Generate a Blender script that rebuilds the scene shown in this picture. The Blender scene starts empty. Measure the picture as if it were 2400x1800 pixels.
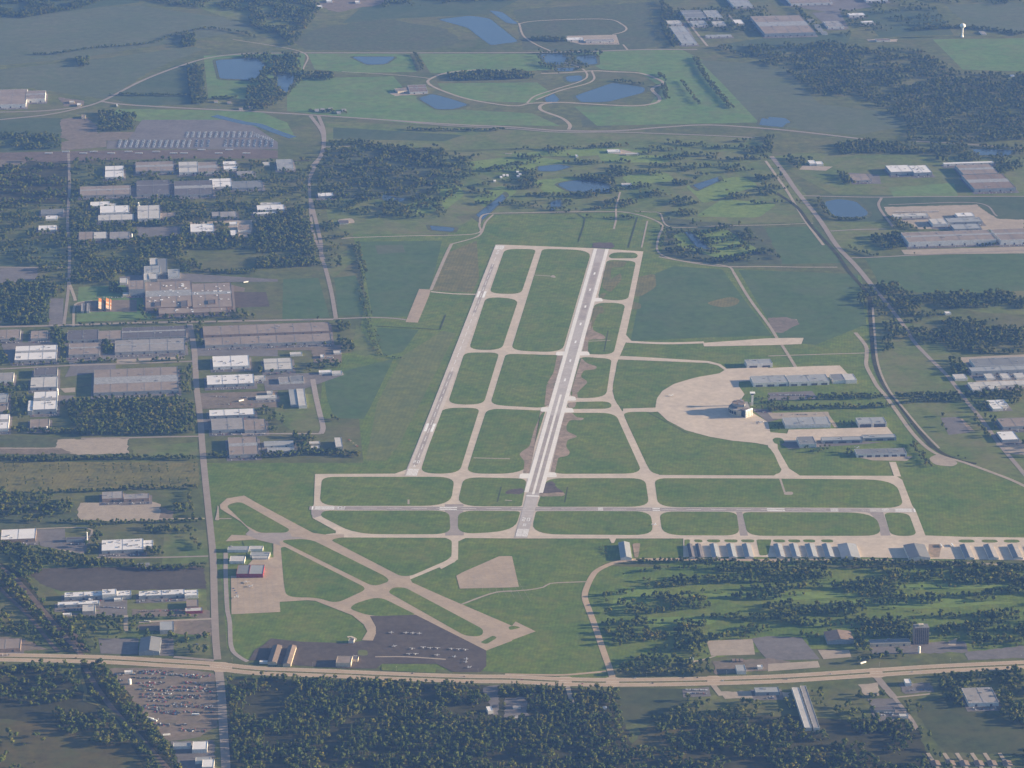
import bpy, bmesh, math, random
import numpy as np
from mathutils import Vector, Matrix
from mathutils.geometry import tessellate_polygon
random.seed(7); NR = np.random.RandomState(11)
SC = bpy.context.scene
COL = SC.collection

# ---------------------------------------------------------------- camera, sky, sun, exposure
F_PX = 7260.0                      # focal length in pixels of a 2400 px wide frame
HOR = 2565.0                       # the horizon lies this far above the picture centre
TH = math.atan2(HOR, F_PX)         # pitch below the horizontal
CAM_H, CAM_Y = 2763.0, -7821.0
cam_d = bpy.data.cameras.new('camera')
cam_d.sensor_width = 36.0
cam_d.lens = F_PX / 2400.0 * 36.0
cam_d.clip_start = 10.0
cam_d.clip_end = 80000.0
cam = bpy.data.objects.new('camera', cam_d); COL.objects.link(cam)
cam.location = (0, CAM_Y, CAM_H)
cam.rotation_euler = (math.pi / 2 - TH, 0, 0)
SC.camera = cam

SUN_EL, SUN_AZ = math.radians(12.0), math.radians(4.0)    # azimuth counter-clockwise from +X
w = bpy.data.worlds.new('World'); SC.world = w; w.use_nodes = True
nt = w.node_tree; nt.nodes.clear()
sky = nt.nodes.new('ShaderNodeTexSky'); sky.sky_type = 'NISHITA'; sky.sun_disc = False
sky.sun_elevation = SUN_EL
sky.sun_rotation = math.pi / 2 - SUN_AZ                   # measured clockwise from +Y
sky.altitude = 200; sky.air_density = 1.0; sky.dust_density = 1.0; sky.ozone_density = 1.5
bg = nt.nodes.new('ShaderNodeBackground'); bg.inputs['Strength'].default_value = 0.05
wo = nt.nodes.new('ShaderNodeOutputWorld')
nt.links.new(sky.outputs[0], bg.inputs[0]); nt.links.new(bg.outputs[0], wo.inputs[0])
sd = bpy.data.lights.new('sun', 'SUN'); sd.energy = 5.0; sd.angle = math.radians(0.6)
sd.color = (1.0, 0.79, 0.54)
sun = bpy.data.objects.new('sun', sd); COL.objects.link(sun)
sv = Vector((math.cos(SUN_EL) * math.cos(SUN_AZ), math.cos(SUN_EL) * math.sin(SUN_AZ), math.sin(SUN_EL)))
sun.rotation_euler = sv.to_track_quat('Z', 'Y').to_euler()
sun.location = (4000, 0, 2000)
SC.view_settings.view_transform = 'Standard'; SC.view_settings.look = 'None'
SC.view_settings.gamma = 1.0; SC.view_settings.use_curve_mapping = False
SC.view_settings.exposure = 1.85
SC.cycles.use_denoising = True
SC.cycles.volume_bounces = 0
SC.cycles.max_bounces = 6
HAZE_DENSITY = 2.1e-5
HAZE_COLOR = (0.165, 0.36, 0.94)

# ---------------------------------------------------------------- picture point -> ground point
ST, CT = math.sin(TH), math.cos(TH)
def G(x, y, z=0.0):
    """Where the ray through pixel (x, y) of the 2400 x 1800 frame meets the height z."""
    u, v = (x - 1200.0) / F_PX, (y - 900.0) / F_PX
    dx, dy, dz = u, CT - v * ST, -ST - v * CT
    t = (z - CAM_H) / dz
    return (dx * t, CAM_Y + dy * t)
def mpp(y):                        # metres across per pixel at a row
    return CAM_H / (CT * (y + 1665.0))
def T(c, r, *pts):                 # points read in a 600 x 450 tile shown at 2212 x 1659
    k = 600.0 / 2212.0
    return [(600 * c + k * pts[i], 450 * r + k * pts[i + 1]) for i in range(0, len(pts), 2)]
def FV(*pts):                      # points read in the full frame shown at 2212 wide
    k = 2400.0 / 2212.0
    return [(k * pts[i], k * pts[i + 1]) for i in range(0, len(pts), 2)]
def W(pts): return [G(*p) for p in pts]

# ---------------------------------------------------------------- materials
MATS = {}
def mat(name, rgb, rough=0.85, var=0.18, scale=0.02, tint=None, spec=0.2, fine=None, metal=0.0):
    if name in MATS: return MATS[name]
    m = bpy.data.materials.new(name); m.use_nodes = True; n = m.node_tree; n.nodes.clear()
    out = n.nodes.new('ShaderNodeOutputMaterial'); p = n.nodes.new('ShaderNodeBsdfPrincipled')
    n.links.new(p.outputs[0], out.inputs[0])
    p.inputs['Roughness'].default_value = rough
    p.inputs['Specular IOR Level'].default_value = spec
    p.inputs['Metallic'].default_value = metal
    g = n.nodes.new('ShaderNodeNewGeometry')
    t = n.nodes.new('ShaderNodeTexNoise'); t.inputs['Scale'].default_value = scale
    t.inputs['Detail'].default_value = 6; t.inputs['Roughness'].default_value = 0.65
    n.links.new(g.outputs['Position'], t.inputs['Vector'])
    r = n.nodes.new('ShaderNodeMapRange')
    r.inputs['From Min'].default_value = 0.3; r.inputs['From Max'].default_value = 0.7
    n.links.new(t.outputs['Fac'], r.inputs['Value'])
    mx = n.nodes.new('ShaderNodeMix'); mx.data_type = 'RGBA'
    a = [c * (1 - var) for c in rgb]; b = [min(0.9, c * (1 + var)) for c in rgb]
    if tint: b = list(tint)
    mx.inputs['A'].default_value = (*a, 1); mx.inputs['B'].default_value = (*b, 1)
    n.links.new(r.outputs['Result'], mx.inputs['Factor'])
    last = mx.outputs['Result']
    fs, fv = fine or (0.25, 0.22)
    t2 = n.nodes.new('ShaderNodeTexNoise'); t2.inputs['Scale'].default_value = fs
    t2.inputs['Detail'].default_value = 4; t2.inputs['Roughness'].default_value = 0.7
    n.links.new(g.outputs['Position'], t2.inputs['Vector'])
    r2 = n.nodes.new('ShaderNodeMapRange')
    r2.inputs['From Min'].default_value = 0.3; r2.inputs['From Max'].default_value = 0.7
    r2.inputs['To Min'].default_value = 1 - fv; r2.inputs['To Max'].default_value = 1 + fv
    n.links.new(t2.outputs['Fac'], r2.inputs['Value'])
    m2 = n.nodes.new('ShaderNodeVectorMath'); m2.operation = 'SCALE'
    n.links.new(last, m2.inputs[0]); n.links.new(r2.outputs['Result'], m2.inputs['Scale'])
    n.links.new(m2.outputs[0], p.inputs['Base Color'])
    MATS[name] = m; return m

def mottle(m, other, scale, lo=.46, hi=.66, amount=.75):
    """Patches of another plant cover grown through the first."""
    n = m.node_tree; p = next(x for x in n.nodes if x.type == 'BSDF_PRINCIPLED'); src = p.inputs['Base Color'].links[0].from_socket
    g = n.nodes.new('ShaderNodeNewGeometry'); t = n.nodes.new('ShaderNodeTexNoise'); t.inputs['Scale'].default_value = scale; t.inputs['Detail'].default_value = 7; t.inputs['Roughness'].default_value = .72; t.inputs['Distortion'].default_value = .6
    n.links.new(g.outputs['Position'], t.inputs['Vector']); r = n.nodes.new('ShaderNodeMapRange'); r.inputs['From Min'].default_value = lo; r.inputs['From Max'].default_value = hi; r.inputs['To Max'].default_value = amount
    n.links.new(t.outputs['Fac'], r.inputs['Value']); mx = n.nodes.new('ShaderNodeMix'); mx.data_type = 'RGBA'; n.links.new(r.outputs[0], mx.inputs['Factor']); n.links.new(src, mx.inputs['A']); mx.inputs['B'].default_value = (*other, 1)
    n.links.new(mx.outputs['Result'], p.inputs['Base Color']); return m

def streaks(m, ang, period, amount):
    """Mower or plough lines: a soft wave across direction ang, multiplied into the colour."""
    n = m.node_tree; p = next(x for x in n.nodes if x.type == 'BSDF_PRINCIPLED')
    src = p.inputs['Base Color'].links[0].from_socket
    g = n.nodes.new('ShaderNodeNewGeometry'); mp = n.nodes.new('ShaderNodeMapping')
    mp.inputs['Rotation'].default_value = (0, 0, ang)
    n.links.new(g.outputs['Position'], mp.inputs['Vector'])
    wv = n.nodes.new('ShaderNodeTexWave'); wv.inputs['Scale'].default_value = 1.0 / period
    wv.inputs['Distortion'].default_value = 3.0; wv.inputs['Detail'].default_value = 2.0
    wv.inputs['Detail Scale'].default_value = 0.4
    n.links.new(mp.outputs[0], wv.inputs['Vector'])
    r = n.nodes.new('ShaderNodeMapRange')
    r.inputs['To Min'].default_value = 1 - amount; r.inputs['To Max'].default_value = 1 + amount
    n.links.new(wv.outputs['Fac'], r.inputs['Value'])
    s = n.nodes.new('ShaderNodeVectorMath'); s.operation = 'SCALE'
    n.links.new(src, s.inputs[0]); n.links.new(r.outputs['Result'], s.inputs['Scale'])
    n.links.new(s.outputs[0], p.inputs['Base Color'])
    return m

M = dict(
 ground=mat('rural_ground', (0.085,0.118,0.018), var=.3, scale=.0022, tint=(0.135,0.135,0.032), fine=(.03,.40)),
 lawn=streaks(mat('airfield_grass', (0.088,0.150,0.010), var=.18, scale=.006, tint=(0.142,0.172,0.018), fine=(.05,.34)), math.radians(6.3), 26, .06),
 meadow=mat('meadow_grass', (0.095,0.145,0.022), var=.2, scale=.004, tint=(0.140,0.155,0.034), fine=(.035,.30)),
 bright=mat('bright_pasture', (0.100,0.190,0.040), var=.15, scale=.005, tint=(0.135,0.195,0.048), fine=(.03,.22)),
 crop=mat('crop_rows', (0.060,0.110,0.028), var=.14, scale=.006, tint=(0.078,0.120,0.030), fine=(.04,.20)),
 evening=mat('shaded_meadow', (0.050,0.070,0.018), var=.2, scale=.006, tint=(0.065,0.072,0.020), fine=(.04,.28)),  # darker copy of the meadow, with dusk shade put into its colour
 soy=mat('soy_field', (0.055,0.088,0.030), var=.15, scale=.004, tint=(0.062,0.085,0.032), fine=(.035,.20)),
 pale=mat('pale_field', (0.090,0.115,0.050), var=.15, scale=.003, tint=(0.115,0.118,0.060), fine=(.03,.20)),
 olive=streaks(mat('olive_field', (0.145,0.138,0.030), var=.15, scale=.008, tint=(0.175,0.145,0.040), fine=(.05,.25)), math.radians(6), 30, .07),
 strip=streaks(mat('mown_strip', (0.125,0.150,0.028), var=.15, scale=.006, tint=(0.160,0.165,0.036), fine=(.04,.22)), math.radians(6.3), 36, .05),
 fairway=mat('mown_fairway', (0.130,0.205,0.030), var=.15, scale=.01, tint=(0.17,0.22,0.04), fine=(.05,.25)),
 rough=mat('rough_ground', (0.112,0.110,0.045), var=.25, scale=.010, tint=(0.075,0.092,0.032), fine=(.05,.35)),
 plough=mat('ploughed_soil', (0.075,0.060,0.042), var=.2, scale=.01, fine=(.06,.2)),
 brown=mat('dry_brown_field', (0.120,0.088,0.022), var=.25, scale=.008, tint=(0.080,0.070,0.016), fine=(.04,.30)),
 dirt=mat('bare_dirt', (0.30,0.22,0.15), var=.15, scale=.02, fine=(.08,.18)),
 scorch=mat('dark_disturbed_soil', (0.10,0.075,0.055), var=.3, scale=.03, fine=(.08,.25)),
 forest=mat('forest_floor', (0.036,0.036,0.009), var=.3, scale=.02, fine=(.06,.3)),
 concrete=mat('taxiway_concrete', (0.52,0.43,0.33), var=.10, scale=.012, fine=(.06,.12)),
 runway=mat('runway_concrete', (0.52,0.45,0.38), var=.09, scale=.015, fine=(.12,.09)),
 shoulder=mat('bleached_shoulder', (0.72,0.68,0.62), var=.07, scale=.02, fine=(.1,.06)),
 runmid=mat('runway_centre', (0.43,0.385,0.35), var=.12, scale=.012, fine=(.08,.10)),
 rubber=mat('rubber_worn_concrete', (0.36,0.31,0.27), var=.15, scale=.015, fine=(.05,.12)),
 asphalt=mat('grey_asphalt', (0.30,0.255,0.22), var=.12, scale=.02, fine=(.1,.10)),
 apron2=mat('old_apron_concrete', (0.385,0.298,0.205), var=.10, scale=.02, fine=(.1,.10)),
 dark=mat('dark_asphalt', (0.085,0.066,0.048), var=.15, scale=.015, fine=(.06,.15)),
 lot=mat('parking_asphalt', (0.15,0.135,0.125), var=.18, scale=.015, fine=(.08,.15)),
 road=mat('road_surface', (0.27,0.225,0.185), var=.10, scale=.02, fine=(.1,.08)),
 highway=mat('highway_concrete', (0.40,0.30,0.20), var=.10, scale=.02, fine=(.1,.07)),
 gravel=mat('gravel_track', (0.34,0.28,0.21), var=.12, scale=.03, fine=(.1,.1)),
 ballast=mat('rail_ballast', (0.13,0.095,0.07), var=.2, scale=.03, fine=(.1,.2)),
 yard=mat('yard_ground', (0.27,0.205,0.145), var=.25, scale=.02, tint=(0.16,0.13,0.10), fine=(.06,.25)),
 paint=mat('runway_paint', (0.78,0.76,0.72), var=.05, scale=.1),
 planep=mat('aircraft_paint', (0.52,0.52,0.51), var=.05, scale=.2, rough=.45),
 tower=mat('white_painted_steel', (0.80,0.78,0.72), var=.03, scale=.1, rough=.5),
 glass=mat('dark_window_glass', (0.03,0.04,0.05), var=.1, scale=.1, rough=.15, spec=.6),
 door=mat('dock_door', (0.10,0.10,0.11), var=.2, scale=.1),
 bluedoor=mat('hangar_door', (0.22,0.27,0.30), var=.1, scale=.1),
 unit=mat('roof_unit_steel', (0.28,0.28,0.28), var=.2, scale=.1),
 unitw=mat('roof_unit_white', (0.80,0.80,0.78), var=.05, scale=.1),
)
for k_, oc, sc_, am in (('lawn',(0.165,0.155,0.030),.012,.5),('lawn',(0.062,0.115,0.012),.03,.6),('meadow',(0.160,0.140,0.060),.008,.7),('ground',(0.060,0.080,0.022),.012,.8),('ground',(0.150,0.125,0.055),.006,.6),
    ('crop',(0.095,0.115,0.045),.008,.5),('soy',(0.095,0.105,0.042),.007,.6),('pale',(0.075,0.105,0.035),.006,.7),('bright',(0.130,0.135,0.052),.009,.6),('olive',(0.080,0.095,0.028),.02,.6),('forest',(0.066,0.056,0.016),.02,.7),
    ('rough',(0.060,0.085,0.025),.015,.8),('brown',(0.075,0.085,0.018),.015,.7),('evening',(0.085,0.080,0.025),.012,.6),('strip',(0.075,0.110,0.032),.015,.6),('dirt',(0.120,0.115,0.050),.03,.6),('yard',(0.110,0.100,0.060),.03,.6),('concrete',(0.42,0.35,0.28),.02,.5),('apron2',(0.30,0.245,0.185),.03,.6)):
    mottle(M[k_], oc, sc_, amount=am)
ROOF = {
 'W': mat('white_membrane_roof', (0.74,0.72,0.70), var=.07, scale=.02, tint=(0.62,0.60,0.60), fine=(.08,.07)),
 'L': mat('light_grey_roof', (0.46,0.44,0.41), var=.10, scale=.02, fine=(.08,.07)),
 'G': mat('grey_gravel_roof', (0.27,0.25,0.235), var=.12, scale=.02, fine=(.08,.08)),
 'B': mat('blue_grey_metal_roof', (0.185,0.185,0.18), var=.10, scale=.02, fine=(.1,.06), rough=.6),
 'P': mat('pale_blue_metal_roof', (0.30,0.305,0.30), var=.10, scale=.02, fine=(.1,.06), rough=.6),
 'T': mat('tan_gravel_roof', (0.245,0.198,0.162), var=.13, scale=.012, fine=(.05,.12)),
 'N': mat('brown_roof', (0.20,0.15,0.115), var=.12, scale=.02, fine=(.08,.1)),
 'D': mat('dark_tar_roof', (0.115,0.105,0.105), var=.15, scale=.015, fine=(.08,.12)),
 'R': mat('red_roof', (0.30,0.07,0.045), var=.1, scale=.05, fine=(.1,.08)),
}
WALL = {
 'w': mat('white_wall_panel', (0.62,0.60,0.55), var=.06, scale=.05),
 'c': mat('cream_wall_panel', (0.55,0.47,0.34), var=.06, scale=.05),
 'g': mat('grey_wall_panel', (0.33,0.32,0.30), var=.08, scale=.05),
 'b': mat('blue_wall_panel', (0.27,0.29,0.30), var=.08, scale=.05),
 't': mat('tan_brick_wall', (0.30,0.22,0.16), var=.12, scale=.05),
 'r': mat('red_wall_panel', (0.24,0.035,0.04), var=.08, scale=.05),
}
WATER = bpy.data.materials.new('pond_water'); WATER.use_nodes = True
_n = WATER.node_tree; _p = _n.nodes['Principled BSDF']
_p.inputs['Base Color'].default_value = (0.040, 0.060, 0.078, 1); _p.inputs['Roughness'].default_value = 0.22
_b = _n.nodes.new('ShaderNodeBump'); _t = _n.nodes.new('ShaderNodeTexNoise'); _t.inputs['Scale'].default_value = .4
_b.inputs['Strength'].default_value = .08
_n.links.new(_t.outputs['Fac'], _b.inputs['Height']); _n.links.new(_b.outputs[0], _p.inputs['Normal'])

# ---------------------------------------------------------------- building blocks
def tag(o, label=None, cat=None, group=None, kind=None):
    if label: o['label'] = label
    if cat: o['category'] = cat
    if group: o['group'] = group
    if kind: o['kind'] = kind
    return o
def link(name, me, m=None, parent=None):
    o = bpy.data.objects.new(name, me); COL.objects.link(o)
    if m is not None and me is not None and not me.materials: me.materials.append(m)
    if parent is not None: o.parent = parent
    return o
def empty(name, loc, rz=0.0):
    o = bpy.data.objects.new(name, None); COL.objects.link(o)
    o.location = loc; o.rotation_euler = (0, 0, rz); o.empty_display_size = 5; return o
def pymesh(name, vs, fs):
    me = bpy.data.meshes.new(name); me.from_pydata([tuple(v) for v in vs], [], fs); me.update(); return me
class MB:
    def __init__(s): s.v = []; s.f = []
    def box(s, x0, y0, z0, x1, y1, z1):
        b = len(s.v)
        s.v += [(x0,y0,z0),(x1,y0,z0),(x1,y1,z0),(x0,y1,z0),(x0,y0,z1),(x1,y0,z1),(x1,y1,z1),(x0,y1,z1)]
        s.f += [(b,b+3,b+2,b+1),(b+4,b+5,b+6,b+7),(b,b+1,b+5,b+4),(b+1,b+2,b+6,b+5),(b+2,b+3,b+7,b+6),(b+3,b,b+4,b+7)]
        return s
    def poly(s, pts):
        b = len(s.v); s.v += list(pts); s.f.append(tuple(range(b, b + len(pts)))); return s
    def prism(s, ring0, ring1, cap=True):
        b = len(s.v); n = len(ring0); s.v += list(ring0) + list(ring1)
        for i in range(n):
            j = (i + 1) % n; s.f.append((b+i, b+j, b+n+j, b+n+i))
        if cap: s.f.append(tuple(b+n+i for i in range(n))); s.f.append(tuple(b+n-1-i for i in range(n)))
        return s
    def cyl(s, x, y, z0, z1, r0, r1=None, n=10):
        r1 = r0 if r1 is None else r1
        a = [(x+r0*math.cos(2*math.pi*i/n), y+r0*math.sin(2*math.pi*i/n), z0) for i in range(n)]
        c = [(x+r1*math.cos(2*math.pi*i/n), y+r1*math.sin(2*math.pi*i/n), z1) for i in range(n)]
        return s.prism(a, c)
    def lathe(s, prof, n=14, cx=0, cy=0):
        b = len(s.v)
        for r, z in prof:
            s.v += [(cx+r*math.cos(2*math.pi*i/n), cy+r*math.sin(2*math.pi*i/n), z) for i in range(n)]
        for k in range(len(prof) - 1):
            for i in range(n):
                j = (i+1) % n; s.f.append((b+k*n+i, b+k*n+j, b+(k+1)*n+j, b+(k+1)*n+i))
        s.f.append(tuple(b+(len(prof)-1)*n+i for i in range(n)))
        return s
    def build(s, name, m, parent=None, smooth=False):
        me = pymesh(name, s.v, s.f)
        if smooth: me.shade_smooth()
        return link(name, me, m, parent)

def smooth_line(pts, step=18.0):
    if len(pts) < 3: return pts
    P = [Vector(p) for p in pts]; P = [2*P[0]-P[1]] + P + [2*P[-1]-P[-2]]
    out = []
    for i in range(1, len(P) - 2):
        a, b, c, d = P[i-1:i+3]; n = max(2, min(12, int((c-b).length/step)))
        for k in range(n):
            t = k/n
            q = .5*((2*b)+(c-a)*t+(2*a-5*b+4*c-d)*t*t+(3*b-a-3*c+d)*t*t*t)
            out.append((q.x, q.y))
    out.append((P[-2].x, P[-2].y)); return out
def rounded(pts, r):
    """Polygon with its corners turned into curves of setback r metres."""
    n = len(pts); out = []
    rs = r if isinstance(r, (list, tuple)) else [r]*n
    for i in range(n):
        a, b, c = Vector(pts[i-1]), Vector(pts[i]), Vector(pts[(i+1) % n])
        la, lc = (a-b).length, (c-b).length
        d = min(rs[i], la*.48, lc*.48)
        if d < 1: out.append((b.x, b.y)); continue
        p, q = b+(a-b)/la*d, b+(c-b)/lc*d
        for k in range(7):
            t = k/6; v = (1-t)**2*p + 2*t*(1-t)*b + t*t*q; out.append((v.x, v.y))
    return out
A_, B_, R_, P_, I_, D_, K_ = 0.01, 0.10, 0.320, 0.465, 0.60, 0.62, 0.76   # heights of the layers of sheets
ZN = {}
def zstep(base):
    ZN[base] = ZN.get(base, 0) + 1; return base + ZN[base] * 0.0015
OCC = {}                            # 8 m cells no tree may stand in
def mark_poly(pts, grow=0.0):
    P = np.array(pts); x0, y0 = P.min(0)-grow; x1, y1 = P.max(0)+grow
    xs = np.arange(math.floor(x0/8), math.ceil(x1/8)+1); ys = np.arange(math.floor(y0/8), math.ceil(y1/8)+1)
    X, Y = np.meshgrid(xs*8+4, ys*8+4); ins = inside(P, X.ravel(), Y.ravel()).reshape(X.shape)
    for j, i in zip(*np.nonzero(ins)): OCC[(int(xs[i]), int(ys[j]))] = 1
def inside(P, x, y):
    n = len(P); c = np.zeros(x.shape, bool); j = n-1
    for i in range(n):
        xi, yi = P[i]; xj, yj = P[j]
        if yi != yj:
            k = ((yi > y) != (yj > y)) & (x < (xj-xi)*(y-yi)/(yj-yi)+xi); c ^= k
        j = i
    return c
def sheet(name, pts, m, base=0.0, r=0, mark=False, z=None, jag=0, kind='structure', lbl=None):
    """A flat piece of the setting, at its own small height."""
    if r: pts = rounded(pts, r)
    if jag:
        rr = random.Random(int(abs(pts[0][0])) + 3); q = []
        for i in range(len(pts)):
            a, b = Vector(pts[i]), Vector(pts[(i+1) % len(pts)]); n = max(1, int((b-a).length/(jag*3)))
            for k in range(n):
                v = a.lerp(b, k/n); q.append((v.x+rr.uniform(-jag, jag), v.y+rr.uniform(-jag, jag)))
        pts = q
    z = zstep(base) if z is None else z
    tri = tessellate_polygon([[Vector((x, y, 0)) for x, y in pts]])
    fs = []
    for t in tri:
        a, b, c = (Vector(pts[i]) for i in t)
        fs.append(tuple(t) if (b-a).cross(c-a) > 0 else tuple(reversed(t)))
    me = pymesh(name, [(x, y, z) for x, y in pts], fs)
    o = link(name, me, m); tag(o, kind=kind, label=lbl)
    if mark: mark_poly(pts)
    return o
def strip_pts(pts, wd, curve=True):
    if curve: pts = smooth_line(pts)
    L, R = [], []
    for i, p in enumerate(pts):
        a = Vector(pts[max(i-1, 0)]); b = Vector(pts[min(i+1, len(pts)-1)])
        d = (b-a).normalized(); n = Vector((-d.y, d.x))*wd/2; q = Vector(p)
        L.append((q+n)); R.append((q-n))
    return L, R
def strip(name, pts, wd, m, base=R_, curve=True, mark=True, z=None):
    z = zstep(base) if z is None else z
    L, R = strip_pts(pts, wd, curve)
    vs = [(p.x, p.y, z) for p in L] + [(p.x, p.y, z) for p in R]; n = len(L)
    me = pymesh(name, vs, [(i, n+i, n+i+1, i+1) for i in range(n-1)])
    o = link(name, me, m); tag(o, kind='structure')
    if mark:
        for i in range(n-1):
            seg = [L[i], R[i], R[i+1], L[i+1]]; cx = sum(p.x for p in seg)/4; cy = sum(p.y for p in seg)/4
            ln = (L[i+1]-L[i]).length; k = max(1, int(ln/6))
            for s_ in range(k+1):
                a = L[i].lerp(L[i+1], s_/k); b = R[i].lerp(R[i+1], s_/k); kk = max(1, int(wd/6))
                for q in range(kk+1):
                    v = a.lerp(b, q/kk); OCC[(math.floor(v.x/8), math.floor(v.y/8))] = 1
    return o
# ================================================================ the setting: ground, fields, water, roads
sheet('ground', [(-21000,-21000),(21000,-21000),(21000,21000),(-21000,21000)], M['ground'], z=0.0)

def fld(name, m, pts, base=A_, r=0, jag=0, mark=False, kind='structure'):
    return sheet(name, W(pts), M[m], base, r=r, jag=jag, mark=mark, kind=kind)
# far fields, left to right
fld('field','pale', FV(-200,60,130,20,300,12,480,38,560,60,420,85,170,125,-200,160))
fld('field','pale', FV(-200,170,150,135,420,100,440,105,330,150,230,215,60,190,-200,185), jag=8)
fld('field','soy', FV(-200,-30,300,-30,300,5,100,30,-200,50))
fld('field','meadow', FV(330,-20,700,-20,690,20,600,60,480,35))
fld('field','soy', FV(235,212,370,145,425,130,430,200,430,225,300,228), jag=3)
fld('field','bright', FV(440,120,660,115,650,180,560,215,450,212))
fld('field','rough', FV(700,60,820,40,960,60,1000,90,930,108,660,108,620,80), jag=10)
fld('field','soy', FV(800,0,1120,0,1060,30,860,40,740,50))
fld('field','bright', FV(665,116,885,116,900,155,770,158,680,150))
fld('field','bright', FV(905,116,1160,116,1200,150,1100,155,930,158))
fld('field','bright', FV(620,170,850,165,880,200,960,235,1150,245,1210,272,900,268,620,240))
fld('field','bright', FV(945,180,1160,178,1190,200,1150,222,1020,218,960,200), base=B_)
fld('field','rough', FV(1110,20,1400,5,1420,100,1350,112,1130,108), jag=8)
fld('field','rough', FV(1250,250,1310,235,1330,250,1320,275,1260,275), jag=5)
fld('field','bright', FV(1230,112,1470,106,1560,150,1640,265,1440,268,1290,272,1240,230,1400,230,1430,190,1380,155,1300,150))
fld('field','pale', FV(1510,130,1690,140,1770,225,1900,240,2010,262,1850,292,1750,282,1640,265,1560,180))
fld('field','soy', FV(1560,95,1700,75,1840,70,1830,95,1620,125))
fld('field','bright', FV(2015,85,2400,80,2400,160,2080,150))
fld('field','pale', FV(2040,10,2400,0,2400,75,2110,70), jag=4)
fld('field','soy', FV(1850,25,2020,15,2060,75,1900,80))
fld('field','soy', FV(-200,255,135,255,132,325,-200,335))
fld('field','bright', FV(255,235,560,240,620,265,640,300,560,275,300,262,240,248))
fld('field','meadow', FV(705,262,1190,285,1450,292,1640,298,1640,330,1400,320,1100,320,800,330,700,312))
fld('field','soy', FV(720,275,1000,292,960,305,720,300), base=B_)
fld('field','rough', FV(700,325,930,318,1010,345,990,420,940,475,800,470,700,430), jag=12)
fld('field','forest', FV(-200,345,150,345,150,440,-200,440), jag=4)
fld('field','meadow', FV(700,430,940,430,1000,480,1040,462,980,505,760,510,710,480))
fld('golf_course','meadow', FV(960,330,1640,300,1740,420,1760,480,1440,488,1420,458,1040,460,960,470,930,420), jag=8)
fld('field','meadow', FV(1650,340,1730,330,2400,345,2400,425,1800,420))
fld('field','soy', FV(1770,420,2400,428,2400,470,1860,485,1800,470))
fld('field','bright', FV(1920,405,2060,395,2070,425,1930,425), base=B_)
fld('field','meadow', FV(1780,480,1930,478,1960,530,1870,545,1820,540))
fld('field','crop', FV(1650,492,1762,488,1830,568,1690,570))
fld('field','rough', FV(1430,470,1650,490,1690,570,1580,575,1450,555), jag=6)
fld('field','meadow', FV(2010,605,2200,600,2400,640,2400,690,2200,680,2080,670), jag=5)
fld('field','meadow', FV(1890,690,1990,700,2060,770,2130,860,2400,870,2400,1200,2210,1060,2100,1010,1990,950,1900,830))
fld('field','crop', FV(1868,556,2400,540,2400,625,1990,632,1905,622))
# the airfield lawn and the fields around it
fld('airfield_grass','lawn', FV(762,505,965,508,1000,485,1040,464,1420,458,1440,500,1425,555,1580,580,1860,595,1880,720,1900,830,1990,960,2120,1010,2400,1130,2400,1200,1500,1230,1330,1208,1290,1225,1265,1290,1290,1380,1325,1470,1050,1450,640,1435,530,1425,490,1400,480,1260,455,1190,445,1000,785,1000,775,900,690,905,700,770,770,760,790,640,775,560))
fld('crop_field','crop', FV(776,522,955,520,930,622,905,628,878,684,805,684,790,600,780,560), base=B_)
fld('crop_field','crop', FV(815,708,905,712,870,760,830,770,812,730), base=B_)
fld('crop_field','crop', FV(700,812,850,775,800,880,785,905,722,903,706,860), base=B_)
fld('field','strip', FV(955,715,985,720,862,960,835,995,790,995,815,870,868,770), base=B_)
fld('field','pale', FV(810,530,870,529,876,545,816,549), base=B_+.05)
fld('field','olive', FV(968,545,1030,520,1035,600,1020,632,935,628), base=B_)
fld('crop_field','crop', FV(1395,600,1455,575,1560,582,1610,650,1668,725,1500,730,1362,737,1372,690,1382,640), base=B_)
fld('crop_field','crop', FV(1595,583,1852,592,1872,700,1762,745,1690,738,1640,660), base=B_)
fld('field','olive', FV(1350,605,1415,590,1418,620,1385,640,1365,640), r=30, base=B_+.05)
fld('field','olive', FV(1520,655,1580,640,1600,648,1590,660,1560,665), r=30, base=B_+.05)
fld('field','olive', FV(1355,650,1385,655,1385,668,1355,668), r=20, base=B_+.05)
fld('crop_field','crop', FV(612,603,688,600,712,685,610,692))
fld('crop_field','crop', FV(722,600,768,595,790,650,785,680,732,682))
fld('field','meadow', FV(690,575,765,530,785,640,770,560,720,600))
fld('field','bright', FV(170,620,305,615,330,690,165,695))
fld('field','meadow', FV(770,700,815,760,790,770,760,760))
fld('field','meadow', FV(600,855,690,850,695,930,630,930,590,900))
fld('field','soy', FV(-200,520,130,520,130,575,-200,575))
fld('field','soy', FV(0,600,90,600,125,700,0,705), jag=5)
fld('field','olive', FV(-200,998,60,997,428,1000,432,1045,420,1052,100,1062,-200,1065), jag=2)
fld('field','meadow', FV(285,965,425,955,432,992,290,995), jag=3)
fld('field','rough', FV(-200,935,150,945,280,945,275,985,-200,985), jag=4)

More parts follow.
